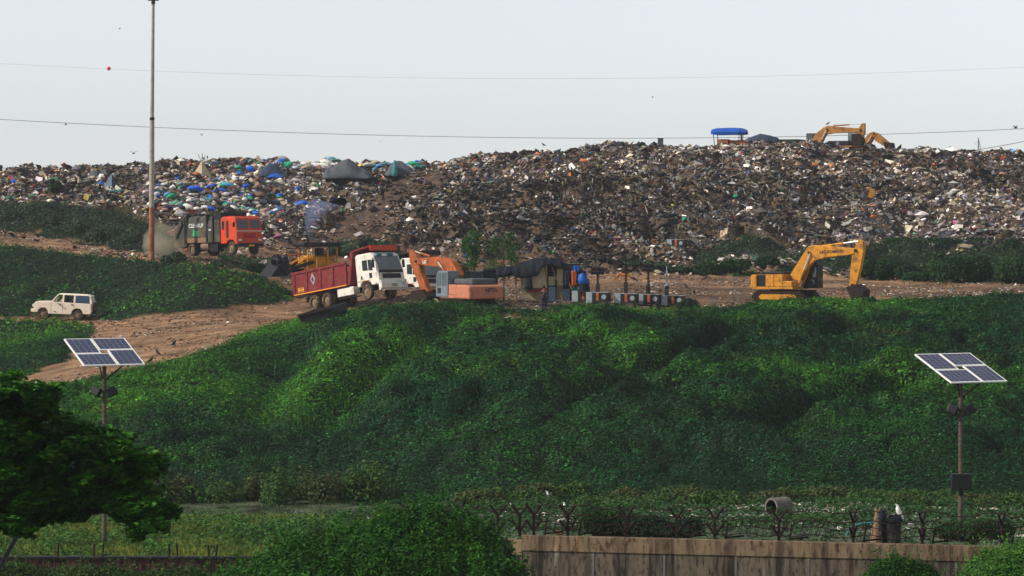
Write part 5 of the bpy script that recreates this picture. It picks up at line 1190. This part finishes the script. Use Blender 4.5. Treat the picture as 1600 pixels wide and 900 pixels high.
# ------------------------------------------------------------------ pipe, stumps, barrel
p = hit(1217, 806); r = empty('concrete_pipe', p, (0, 0, R(-52))); tag(r, 'short grey concrete pipe lying on the marsh behind the wall', 'pipe')
o = MB().lathe([(.36, -.5), (.46, -.5), (.46, .5), (.36, .5)], (0, 0, .42), 'y', 26).build('pipe_shell', 'pipec', r, smooth=False); r.scale = (.74, .74, .74); MB().lathe([(.345, -.49), (.358, -.49), (.358, .49), (.345, .49)], (0, 0, .42), 'y', 26).build('shade_lining', 'black', r); MB().cyl((0, .3, .42), (0, .34, .42), .35, .35, 24).build('shade_disc', 'black', r)  # black lining and disc stand in for the shade inside the pipe
p = hit(1369, 838); D = 94
o = MB().tube([(0, 0, -.3), (0, 0, .12), (.02, 0, .3), (.03, 0, .62), (-.02, 0, .8)], [.19, .15, .1, .07, .03], 9).cyl((.05, 0, .5), (.12, 0, .82), .04, .02).build('tree_stump', 'wood', None, loc=W(1369, 835, 92)); tag(o, 'pale split tree stump standing just behind the wall', 'stump')
o = MB().tube([(0, 0, -.3), (0, 0, .35), (.03, .0, .75)], [.2, .16, .07], 9).build('charred_post', 'tarp', None, loc=W(1378, 836, 92.4)); tag(o, 'dark charred trunk right behind the pale stump', 'stump')
r = empty('barrel', W(1397, 838, 92)); tag(r, 'dark barrel heaped with black scraps behind the wall, a white bird on top', 'barrel')
MB().cyl((0, 0, -.2), (0, 0, .38), .2, .21, 16).cyl((0, 0, .1), (0, 0, .13), .22, .22, 16).build('drum', 'dark', r)
q = MB()
for k in range(14): q.ell((random.uniform(-.18, .2), random.uniform(-.1, .1), random.uniform(.4, .58)), (random.uniform(.05, .12),) * 3, 6, 5, .4, k)
q.build('scraps', 'tarp', r)
m = MB().tube([(-.5, 0, 0), (-.35, 0, .25), (0, 0, .36), (.4, 0, .38)], .03, 6); tag(m.build('hose', 'teal', None, loc=W(1348, 836, 93)), 'blue green hose arching beside the pale stump', 'hose')
o = MB().ell((0, 0, 0), (.09, .07, .06), 8, 6, .3, 4).ell((.1, 0, -.02), (.07, .05, .05), 8, 6, .3, 5).build('bag', SKM['orange'], None, loc=W(870, 832, 90.5)); tag(o, 'small bright orange bag behind the wall near the corner', 'bag')
o = MB().ell((0, 0, 0), (.12, .08, .05), 8, 6, .25, 7).build('bag', SKM['skyblue'], None, loc=W(732, 819, 93)); tag(o, 'small pale blue bag caught behind the big bush', 'bag')
sheet('roof_sheet', 'thin white sheet on the marsh at the far right behind the wall', 'sheet', [(1580,838),(1586,834),(1602,835),(1602,839)], 92, 'white')

# ------------------------------------------------------------------ living things
def crow(u, py, D, rz, flying=False, label='', mat='crow', sz=1., wings=.35):
    r = tag(empty('bird', W(u, py, D), (0, 0, rz)), label, 'bird', 'crows around the dump' if mat == 'crow' else 'white egrets on the marsh')
    m = MB()
    if flying:
        m.ell((0, 0, 0), (.2, .06, .055), 8, 6).ell((.2, 0, .02), (.06, .04, .04), 6, 5).cyl((.24, 0, .02), (.31, 0, .01), .015, .002, 5).prism([(-.18, .0), (-.36, .03), (-.36, -.02)], -.05, .05)
        m.build('body', mat, r, smooth=True)
        for s_ in (-1, 1): MB().add([(.1, 0, .03), (-.1, 0, .03), (.02, s_ * .25, .03 + wings * .6), (-.12, s_ * .22, .03 + wings * .5), (-.1, s_ * .5, .02 + wings * .5)], [(0, 1, 3, 2), (2, 3, 4)]).build('wing', mat, r)
    else:
        pts = [(-.3, 0, .1), (-.12, 0, .17), (.02, 0, .24), (.1, 0, .31), (.13, 0, .37), (.24, 0, .36)]
        skinned('body', [pts[2], pts[1], pts[0], pts[3], pts[4], pts[5]], [(0, 1), (1, 2), (0, 3), (3, 4), (4, 5)], [.085, .075, .03, .05, .048, .008], mat, r)
        MB().cyl((0, .03, .17), (.02, .03, 0), .01).cyl((0, -.03, .17), (.02, -.03, 0), .01).build('legs', 'dark', r)
    r.scale = (sz,) * 3
    return r
F_ = [(103, 195, 'bird flying left of the tall pole above the lower cable'), (209, 240, 'crow gliding just left of the tall pole over the ridge'), (315, 211, 'small bird flying under the lower cable right of the pole'), (187, 45, 'tiny distant bird in the upper left sky'), (264, 262, 'tiny bird low over the ridge right of the pole'), (594, 222, 'small bird flying over the saddle of the dump'), (1587, 200, 'dark bird on the cable at the far right'), (1020, 152, 'tiny distant bird high in the middle right sky')]
for k, (u, py, l) in enumerate(F_): crow(u, py, 300 if k not in (3, 7) else 420, R(30 + k * 47), True, l, sz=1.0 if k in (1, 6) else .6)
G_ = [(318, 251, 305, 'crow perched on the left pole tip of the beige tent'), (324, 249, 305, 'crow perched on the right pole tip of the beige tent'), (948, 224, 315, 'crow perched on the ridge in the middle of the dark dump'), (1294, 196, 323.8, 'crow perched on the long excavator boom'), (1132, 207, 321.5, 'crow perched on the blue canopy'), (357, 253, 316, 'crow on the ridge right of the beige tent'), (849, 229, 314, 'crow on the ridge at the left end of the dark dump')]
for k, (u, py, D, l) in enumerate(G_): crow(u, py, D, R(140 - k * 50), False, l, sz=.95)
for k, (u, py, l) in enumerate([(272, 542, 'crow standing on the upper part of the dirt ramp'), (246, 556, 'crow pecking on the dirt ramp right of the left solar lamp'), (990, 440, 'crow standing on the brown track behind the lighting towers'), (1085, 462, 'crow on the bare bank right of the lighting towers'), (1102, 440, 'crow on the brown track right of the lighting towers'), (236, 568, 'crow low on the dirt ramp beside the solar panels'), (1072, 452, 'crow on the bank left of the yellow excavator')]):
    p = hit(u, py); b = crow(800, 350, 100, R(60 + k * 70), False, l, sz=1.0); b.location = p
for u, py, D, l, z_ in ((852, 784, 122, 'white egret with raised wings at the foot of the slope', 1.0), (879, 797, 115, 'white egret beside the forked post in the marsh', .7), (796, 797, 114, 'white egret standing left in the marsh', .6), (1398, 810, 92.1, 'white egret perched on the dark barrel', 1.0), (1413, 815, 110, 'white egret right of the dark barrel', .8)):
    b = crow(u, py, D, R(200), False, l, 'egret', z_); b.rotation_euler = (0, R(-35), R(200))
# ginger dog grazing along the track
p = W(972, 444, 232); p.z = float(Z(np.array([p.x]), np.array([p.y]), False)[0]); p.z = max(p.z, W(972, 446, 232).z)
r = empty('dog', p, (0, 0, R(-12))); tag(r, 'ginger dog walking nose down along the brown track behind the lighting towers', 'dog')
pts = [(-.3, 0, .48), (-.05, 0, .47), (.25, 0, .46), (.4, 0, .47), (.52, 0, .36), (.64, 0, .26), (-.42, 0, .5), (-.58, 0, .42), (-.66, 0, .3),
       (-.32, .1, .36), (-.27, .1, .27), (-.36, .1, .16), (-.34, .1, .02), (-.34, -.1, .36), (-.38, -.1, .27), (-.5, -.1, .17), (-.48, -.1, .02),
       (.27, .09, .33), (.32, .09, .2), (.34, .09, .02), (.27, -.09, .33), (.22, -.09, .2), (.18, -.09, .02), (.75, 0, .2)]
ed = [(0, 1), (1, 2), (2, 3), (3, 4), (4, 5), (0, 6), (6, 7), (7, 8), (0, 9), (9, 10), (10, 11), (11, 12), (0, 13), (13, 14), (14, 15), (15, 16), (2, 17), (17, 18), (18, 19), (2, 20), (20, 21), (21, 22), (5, 23)]
rd = [.12, .115, .145, .1, .085, .075, .04, .025, .015, .07, .05, .03, .025, .07, .05, .03, .025, .05, .035, .025, .05, .035, .025, .035]
skinned('body', pts, ed, rd, 'dogfur', r)
for s_ in (-1, 1): MB().add([(.57, s_ * .05, .37), (.64, s_ * .06, .33), (.56, s_ * .12, .28)], [(0, 1, 2)]).build('ear', 'dogfur', r)
# standing person
def person(u, py, D, rz, label, shirt, trousers, pose=0):
    r = empty('person', W(u, py, D), (0, 0, rz)); tag(r, label, 'person')
    pts = [(0, 0, .92), (0, 0, 1.15), (0, 0, 1.38), (0, 0, 1.48), (0, -.02, 1.6), (.2, 0, 1.36), (.27, -.05, 1.12), (.06, -.26, 1.14), (-.2, 0, 1.36), (-.27, -.05, 1.12), (-.06, -.24, 1.2), (.1, 0, .88), (.12, -.03, .48), (.13, .02, .07), (.14, -.14, .03), (-.1, 0, .88), (-.11, -.02, .48), (-.11, .02, .07), (-.13, -.14, .03)]
    ed = [(0, 1), (1, 2), (2, 3), (3, 4), (2, 5), (5, 6), (6, 7), (2, 8), (8, 9), (9, 10), (0, 11), (11, 12), (12, 13), (13, 14), (0, 15), (15, 16), (16, 17), (17, 18)]
    rd = [.13, .115, .13, .05, .1, .06, .045, .035, .06, .045, .035, .09, .06, .04, .035, .09, .06, .04, .035]
    skinned('body', pts, ed, rd, 'skin', r)
    skinned('shirt', [pts[i] for i in (1, 0, 2, 5, 6, 8, 9)], [(0, 1), (0, 2), (2, 3), (3, 4), (2, 5), (5, 6)], [.135, .15, .145, .075, .065, .075, .065], shirt, r)
    skinned('trousers', [pts[i] for i in (0, 11, 12, 13, 15, 16, 17)], [(0, 1), (1, 2), (2, 3), (0, 4), (4, 5), (5, 6)], [.145, .105, .08, .06, .105, .08, .06], trousers, r)
    MB().ell((0, .015, 1.66), (.1, .11, .1), 12, 7).build('hair', 'hair', r, smooth=True)
person(850, 489, 196, R(20), 'person in dark clothes with folded arms standing before the tarpaulin shelter', 'navycloth', 'navycloth')

# ------------------------------------------------------------------ bushes and trees
def bush(name, label, cat, p, wx, wy, h, n, ls, c0, c1, group=None, trunk=False, seed=0, shell=.35, core=True, lobes=9):
    rg = np.random.default_rng(seed + 100); r = empty(name, p); tag(r, label, cat, group)
    lc = []
    for k in range(lobes):
        a = rg.uniform(0, 2 * np.pi); q = math.sqrt(rg.uniform(0, 1)) * .72
        lc.append((q * math.cos(a) * wx, q * math.sin(a) * wy, h * rg.uniform(.25, .72) * (1 - .45 * q), rg.uniform(.3, .5)))
    P_, N_ = [], []
    for lx, ly, lz, k in lc:
        m_ = n // lobes; d = rg.normal(size=(m_, 3)); d /= np.linalg.norm(d, axis=1, keepdims=True)
        rr = (1 - shell * rg.uniform(0, 1, m_) ** 1.5)[:, None] * (1 + .25 * (rg.uniform(0, 1, (m_, 1)) - .5))
        q = d * rr * np.array([wx * k, wy * k, h * k * .8]) + np.array([lx, ly, lz]); P_.append(q); N_.append(d + rg.normal(0, .5, d.shape) + np.array([0, 0, .4]))
    P_, N_ = np.concatenate(P_), np.concatenate(N_); k = P_[:, 2] > -.1; P_, N_ = P_[k], N_[k]
    cc = (np.array(c0) + (np.array(c1) - np.array(c0)) * rg.uniform(0, 1, (len(P_), 1)) ** 1.5) * rg.uniform(.7, 1.3, (len(P_), 1))
    v, f, c_ = leafcloud(P_, N_, ls * rg.uniform(.6, 1.35, len(P_)), cc, .6)
    npmesh('foliage', v, f, M['leaf'], c_, r)
    m = MB()
    for lx, ly, lz, k in lc: m.tube([(0, 0, -.2), (lx * .4, ly * .4, lz * .5), (lx, ly, lz)], [.05 + h * .01, .03 + h * .006, .015], 5)
    m.build('stems', 'bark', r)
    return r
rr0 = random.Random(9)
DKG, BLG, FRG = (.008, .03, .012), (.012, .045, .022), (.035, .1, .015)
def ground_pt(u, py): return hit(u, py)
# hedge of dark bushes behind the track at the right
for k, (u, py, wpx, hpx) in enumerate([(1362, 437, 40, 40), (1398, 437, 38, 34), (1432, 440, 30, 28), (1468, 441, 44, 50), (1500, 442, 44, 56), (1536, 442, 44, 54), (1572, 443, 44, 56), (1606, 443, 44, 58), (1590, 408, 50, 40), (1645, 440, 50, 60), (1232, 428, 40, 26), (1194, 420, 36, 24), (1140, 428, 44, 28), (1096, 430, 40, 22), (1172, 400, 30, 22), (1410, 395, 50, 22), (1470, 388, 46, 20), (1330, 408, 40, 18)]):
    p = hit(u, py); s = F / p.y
    bush('shrub', (f'bushy dark green shrub, {nth(sorted([1362,1398,1432,1468,1500,1536,1572,1606,1590,1645]).index(u))} from the left in the hedge behind the track' if k < 10 else f'low dark shrub, {nth(sorted([1232,1194,1140,1096,1172,1410,1470,1330]).index(u))} from the left at the foot of the dark dump'), 'shrub', p, wpx / s * .62 * (1.25 + .5 * (k % 3 == 1)), wpx / s * .5, hpx / s * (.95 - .28 * (k % 4 == 2)), 4600, .2, DKG, (.02, .075, .02) if k % 3 else FRG, 'hedge shrubs at the right' if k < 10 else 'low shrubs behind the yellow excavator', seed=k)
for k, (u, py, wpx, hpx) in enumerate([(20, 355, 50, 34), (70, 362, 50, 36), (115, 372, 50, 34), (160, 382, 46, 30), (205, 388, 44, 26), (258, 398, 34, 22), (272, 410, 40, 16), (150, 345, 44, 20), (60, 338, 50, 22), (85, 300, 22, 22), (395, 424, 34, 14), (340, 416, 20, 12), (540, 400, 46, 22), (600, 400, 40, 20), (575, 385, 30, 14), (1020, 424, 50, 18), (980, 420, 40, 16)]):
    p = hit(u, py); s = F / p.y
    bush('shrub', (f'dull green scrub bush, {nth(sorted([20,70,115,160,205,258,272,150,60]).index(u))} from the left on the left bank' if k < 9 else 'lone green bush on the rubbish left of the pale tent' if k == 9 else f'small scrubby bush, {nth(sorted([395,340,540,600,575,1020,980]).index(u))} from the left on the working level'), 'shrub', p, wpx / s * .6, wpx / s * .5, hpx / s * 1.1, 2600, .2, (.03, .055, .03), (.06, .095, .045), None if k == 9 else ('scrub bushes on the left bank' if k < 9 else 'small bushes on the working level'), seed=40 + k)
for k in range(16):
    u = 1085 + k * 35 + rr0.uniform(-12, 12); x = at(u, 190); D = rr0.uniform(183, 191); x = at(u, D); z = float(Z(np.array([x]), np.array([D]))[0])
    bush('shrub', f'tufty green shrub, {nth(k)} from the left along the crest under the yellow excavator level', 'shrub', Vector((x, D, z - .25)), rr0.uniform(.5, 1.1), .6, rr0.uniform(.45, .95), 1500, .13, DKG if k % 2 else BLG, FRG, 'shrubs along the crest of the slope', seed=400 + k, lobes=5)
# scrub at the foot of the slope
rr_ = random.Random(5)
for k in range(46):
    u = -60 + k * 38 + rr_.uniform(-14, 14); right = u > 620
    D = rr_.uniform(124.5, 127.5) if not right else rr_.uniform(117, 125)
    x = at(u, D); z = float(Z(np.array([x]), np.array([D]), False)[0])
    c0, c1 = ((.025, .07, .022), (.08, .15, .03)) if k % 3 else ((.045, .06, .022), (.09, .11, .035))
    bush('shrub', f'{"dull brownish" if k % 3 == 0 else "loose green"} marsh shrub, {nth(k)} from the left at the foot of the slope', 'shrub', Vector((x, D, z - .1)), rr_.uniform(.8, 1.6), rr_.uniform(.7, 1.1), rr_.uniform(1.6, 2.5) if not right else rr_.uniform(.4, 1.1), 2400, .14, c0, c1, 'shrubs at the foot of the slope', seed=90 + k)
p = hit(1520, 838); bush('shrub', 'dark leafy shrub around the foot of the right solar lamp', 'shrub', W(1520, 842, 93), 1.3, .6, .75, 9000, .075, DKG, FRG, seed=200)
bush('shrub', 'dark shrub behind the wall between the forked posts', 'shrub', W(1035, 838, 94), 1.4, .6, .8, 7000, .08, DKG, BLG, seed=201)
bush('shrub', 'green shrub at the left end of the wire behind the wall', 'shrub', W(930, 838, 96), 1.6, .7, 1.1, 8000, .08, DKG, FRG, seed=203)
bush('shrub', 'dark creeper mound left of the yellow excavator on the crest', 'shrub', hit(1075, 494), .9, .7, 1.4, 4000, .14, DKG, BLG, seed=202)
# saplings
def sapling(u, py, D, top, wpx, label, seed):
    s = F / D; H_ = (py - top) / s; rg = np.random.default_rng(seed); r = empty('sapling', W(u, py, D)); tag(r, label, 'tree', 'young trees beside the shelter')
    m = MB().tube([(0, 0, -.3), (.03, 0, H_ * .4), (-.02, 0, H_ * .75), (.02, 0, H_)], [.06, .045, .03, .01], 7); P_ = []
    for k in range(11):
        z = H_ * (.32 + .66 * k / 10); a = rg.uniform(0, 6.28); l = wpx / s * .5 * (1.1 - .4 * abs(k / 10 - .45)) * rg.uniform(.4, 1)
        e_ = (l * math.cos(a), l * math.sin(a), z + .15); m.tube([(0, 0, z - .25), e_], [.02, .008], 4)
        q = rg.normal(0, 1, (230, 3)) * np.array([.22, .22, .2]) + np.array(e_); P_.append(q)
    m.build('trunk', 'bark', r); P_ = np.concatenate(P_); N_ = rg.normal(size=P_.shape) + np.array([0, 0, .6])
    cc = np.array([.03, .1, .02]) * rg.uniform(.4, 1.7, (len(P_), 1)); v, f, c_ = leafcloud(P_, N_, rg.uniform(.08, .18, len(P_)), cc, .6)
    npmesh('crown', v, f, M['leaf'], c_, r)
sapling(741, 450, 209, 368, 30, 'slender leafy young tree behind the old orange excavator', 1)
sapling(787, 462, 208, 372, 40, 'darker drooping young tree left of the tarpaulin shelter', 2)
# creeper-covered mounds in the foreground
def mound(label, u, D, top, prof, dep, n, ls, seed, c0=(.006, .036, .004), c1=(.036, .12, .012)):
    s = F / D; rg = np.random.default_rng(seed); r = empty('creeper_bush', (at(u, D), D, 0)); tag(r, label, 'bush')
    us = np.array([q[0] for q in prof], float); ps = np.array([q[1] for q in prof], float)
    x0, x1 = (us[0] - u) / s, (us[-1] - u) / s
    def H_(x, y):
        t = np.interp(x * s + u, us, HC - (ps - HY) * D / F); k = 1 - np.clip(np.abs(y / dep), 0, 1) ** 2.2
        h = (t + .4) * np.sqrt(np.clip(k, 0, 1)) - .4
        return h + .5 * lumps(x / 1.25 + seed, y / 1.1, seed) + .22 * lumps(x / .5, y / .45, seed + 3) + .35 * (fbm(x / 2, y / 2, seed + 5) - .5) - .4
    gx, gy = np.meshgrid(np.linspace(x0, x1, 160), np.linspace(-dep, dep, 80), indexing='ij')
    v = np.stack([gx, gy, H_(gx, gy) - .08], -1).reshape(-1, 3); ii, jj = np.meshgrid(np.arange(159), np.arange(79), indexing='ij'); q = (ii * 80 + jj).ravel()
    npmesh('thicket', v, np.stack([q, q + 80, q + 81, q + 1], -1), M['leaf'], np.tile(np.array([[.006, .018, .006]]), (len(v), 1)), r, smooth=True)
    x = rg.uniform(x0, x1, n); y = rg.uniform(-dep, dep * .6, n); e = .06; z = H_(x, y)
    N_ = np.stack([-(H_(x + e, y) - z) / e * .6, -(H_(x, y + e) - z) / e * .6, np.ones(n)], 1) + rg.normal(0, .4, (n, 3))
    g = fbm(x / .8, y / .8, seed)[:, None]
    cc = (np.array(c0) + (np.array(c1) - np.array(c0)) * g) * rg.uniform(.6, 1.5, (n, 1))
    P_ = np.stack([x, y, z + rg.gamma(1.5, .035, n)], 1)
    ns = n // 160; kx = rg.integers(0, n, ns)                  # long shoots that break the outline
    dr = rg.normal(0, .45, (ns, 3)); dr[:, 2] = 1; tt = np.linspace(.1, 1, 12)
    sh = (P_[kx][:, None, :] + dr[:, None, :] * (rg.uniform(.2, .6, ns)[:, None, None] * tt[None, :, None])).reshape(-1, 3) + rg.normal(0, .035, (ns * 12, 3))
    P_ = np.concatenate([P_, sh]); N_ = np.concatenate([N_, rg.normal(0, .6, sh.shape) + np.array([0, 0, .7])]); cc = np.concatenate([cc, np.repeat(cc[kx] * 1.25, 12, 0)])
    v, f, c_ = leafcloud(P_, N_, ls * rg.uniform(.5, 1.35, len(P_)), cc, .5)
    npmesh('foliage', v, f, M['leaf'], c_, r)
mound('big rounded bush of bright green creeper leaves before the wall corner', 640, 76, 806, [(330, 925), (400, 895), (450, 872), (520, 846), (560, 840), (600, 824), (640, 815), (690, 817), (725, 829), (758, 845), (785, 862), (815, 905), (845, 960)], 4.2, 90000, .115, 301)
mound('small green creeper bush at the lower right corner', 1575, 80, 868, [(1490, 925), (1520, 895), (1545, 876), (1580, 866), (1620, 868), (1660, 880), (1720, 930)], 2.2, 24000, .08, 302, (.02, .08, .012), (.08, .2, .03))
mound('patch of low weeds under the wall at the bottom right', 1410, 84, 888, [(1345, 915), (1370, 893), (1400, 890), (1440, 894), (1470, 915)], 1.2, 8000, .08, 303)
mound('tangle of weeds and creepers growing against the low rusty wall', 200, 90, 880, [(-60, 890), (0, 890), (60, 902), (100, 906), (140, 897), (200, 909), (240, 904), (300, 898), (330, 908), (380, 900), (420, 905), (470, 912)], 1.6, 30000, .09, 304, (.015, .045, .01), (.05, .1, .02))
# broad-leaved tree at the left
D = 60.; s = F / D
r = empty('broadleaf_tree', (at(-150, D), D, 0)); tag(r, 'dark broad-leaved tree leaning in from the left edge', 'tree'); rg = np.random.default_rng(12)
tx = at(-150, D)
E_ = [(-120, 680, 140, 90, 1.6), (-190, 760, 140, 90, 1.8), (-90, 660, 80, 45, 1.4), (-300, 720, 130, 90, 1.8), (-10, 745, 75, 45, 1.2)]
OUT = [(-60, 590), (0, 592), (38, 590), (72, 600), (84, 622), (62, 640), (104, 655), (150, 676), (196, 692), (234, 716), (246, 740), (206, 748), (232, 772), (270, 800), (246, 822), (214, 830), (196, 806), (150, 796), (128, 812), (92, 800), (50, 822), (0, 830), (-60, 840)]
while len(E_) < 330:
    u, py = rg.uniform(-60, 262), rg.uniform(578, 838)
    if inside(np.array([u]), np.array([py]), OUT)[0]: E_.append((u, py, rg.uniform(10, 25), rg.uniform(4, 9), rg.uniform(.15, .4)))
P_, N_ = [], []
for i_, (u, py, rx, ry, dp) in enumerate(E_):
    n = int(rx * ry * (.30 if i_ < 5 else .5)); c_ = np.array([at(u, D) - tx, 0 if i_ < 5 else rg.normal(0, .55), HC - (py - HY) * D / F])
    d = rg.normal(size=(n, 3)); d /= np.linalg.norm(d, axis=1, keepdims=True); rr = rg.uniform(.2, 1.02, (n, 1)) ** .6
    q = c_ + d * rr * np.array([rx / s, dp, ry / s]); q = q + .05 * rg.normal(size=q.shape)
    m_ = 4                                                   # rosettes of broad leaves
    for k in range(m_):
        a = 2 * np.pi * k / m_ + rg.uniform(0, 6.28, n); o_ = np.stack([np.cos(a) * .08, np.sin(a) * .08, rg.uniform(-.03, .02, n)], 1)
        P_.append(q + o_); N_.append(np.stack([-np.cos(a) * .35, -np.sin(a) * .35, np.ones(n)], 1) + rg.normal(0, .3, (n, 3)))
P_, N_ = np.concatenate(P_), np.concatenate(N_)
cc = np.array([.035, .13, .01]) * rg.uniform(.45, 1.6, (len(P_), 1)); cc = cc + (rg.uniform(0, 1, (len(P_), 1)) > .93) * np.array([.05, .06, .01])
v, f, c_ = leafcloud(P_, N_, rg.uniform(.13, .23, len(P_)), cc, .7)
npmesh('crown', v, f, M['leaf'], c_, r)
m = MB().tube([(0, 0, -.5), (.1, 0, 2.2), (0, .1, 4.6), (-.3, 0, 7)], [.32, .27, .2, .08], 12)
for u, py, rx, ry, dp in E_[5::12]: m.tube([(.05, 1.0, 4.6), ((at(u, D) - tx) * .5, .9, (5.2 + HC - (py - HY) * D / F) / 2), (at(u, D) - tx, 0, HC - (py + 4 - HY) * D / F)], [.09, .05, .015], 6)
m.build('trunk', 'bark', r)
o = MB().tube([(at(-20, 62), 62, HC - (930 - HY) * 62 / F), (at(8, 62), 62, HC - (870 - HY) * 62 / F), (at(28, 62), 62, HC - (835 - HY) * 62 / F)], .045, 8).build('iron_pipe', 'greytarp', None); tag(o, 'slanting grey pipe under the tree at the lower left corner', 'pipe')
# ------------------------------------------------------------------ exhaust smoke and dust
def puff(name, label, secs, colr, dens, nsc):
    m = MB(); n = 12; vs = []
    for c_, rx, ry in secs:
        for i in range(n): a = 2 * math.pi * i / n; vs.append((c_.x + rx * math.cos(a), c_.y + ry * math.sin(a), c_.z + .25 * rx * math.sin(a * 2)))
    k = len(secs); m.add(vs, ring(n, k) + [tuple(reversed(range(n))), tuple(range((k - 1) * n, k * n))])
    mt_ = bpy.data.materials.new(name); mt_.use_nodes = True; t = mt_.node_tree; t.nodes.remove(t.nodes['Principled BSDF'])
    pv = t.nodes.new('ShaderNodeVolumePrincipled'); pv.inputs['Color'].default_value = (*colr, 1)
    tc = t.nodes.new('ShaderNodeTexCoord'); n_ = t.nodes.new('ShaderNodeTexNoise'); n_.inputs['Scale'].default_value = nsc; n_.inputs['Detail'].default_value = 3
    mr = t.nodes.new('ShaderNodeMapRange'); mr.inputs[1].default_value = .36; mr.inputs[2].default_value = .7; mr.inputs[3].default_value = 0; mr.inputs[4].default_value = dens
    t.links.new(tc.outputs['Object'], n_.inputs[0]); t.links.new(n_.outputs['Fac'], mr.inputs[0]); t.links.new(mr.outputs[0], pv.inputs['Density'])
    t.links.new(pv.outputs[0], t.nodes['Material Output'].inputs['Volume'])
    tag(m.build(name, mt_, None, smooth=True), label, name.split('_')[-1], kind='stuff')
puff('exhaust_smoke', 'bluish exhaust smoke rising from the yellow loader', [(W(486, 376, 229), .12, .12), (W(484, 360, 229), .35, .3), (W(488, 345, 230), .6, .5), (W(496, 330, 231), 1.0, .7), (W(512, 316, 232), 1.5, .9)], (.45, .55, .95), .7, .35)
puff('road_dust', 'pale brown dust hanging behind the garbage truck', [(W(258, 402, 238), 1.2, 1.0), (W(256, 390, 238), 1.7, 1.3), (W(254, 372, 239), 1.6, 1.2), (W(258, 350, 240), .9, .8)], (.85, .78, .6), .8, .5)
# ------------------------------------------------------------------ haze
hz = MB(); hz.bb(-1650, 1650, -60, 1560, -4, 60)
hm = bpy.data.materials.new('haze'); hm.use_nodes = True; t = hm.node_tree; t.nodes.remove(t.nodes['Principled BSDF'])
pv = t.nodes.new('ShaderNodeVolumePrincipled'); pv.inputs['Color'].default_value = (.86, .92, 1, 1); pv.inputs['Density'].default_value = .00017
pv.inputs['Anisotropy'].default_value = .3
t.links.new(pv.outputs[0], t.nodes['Material Output'].inputs['Volume'])
tag(hz.build('haze', hm), kind='stuff', label='thin bluish haze hanging over the whole dump', cat='haze')
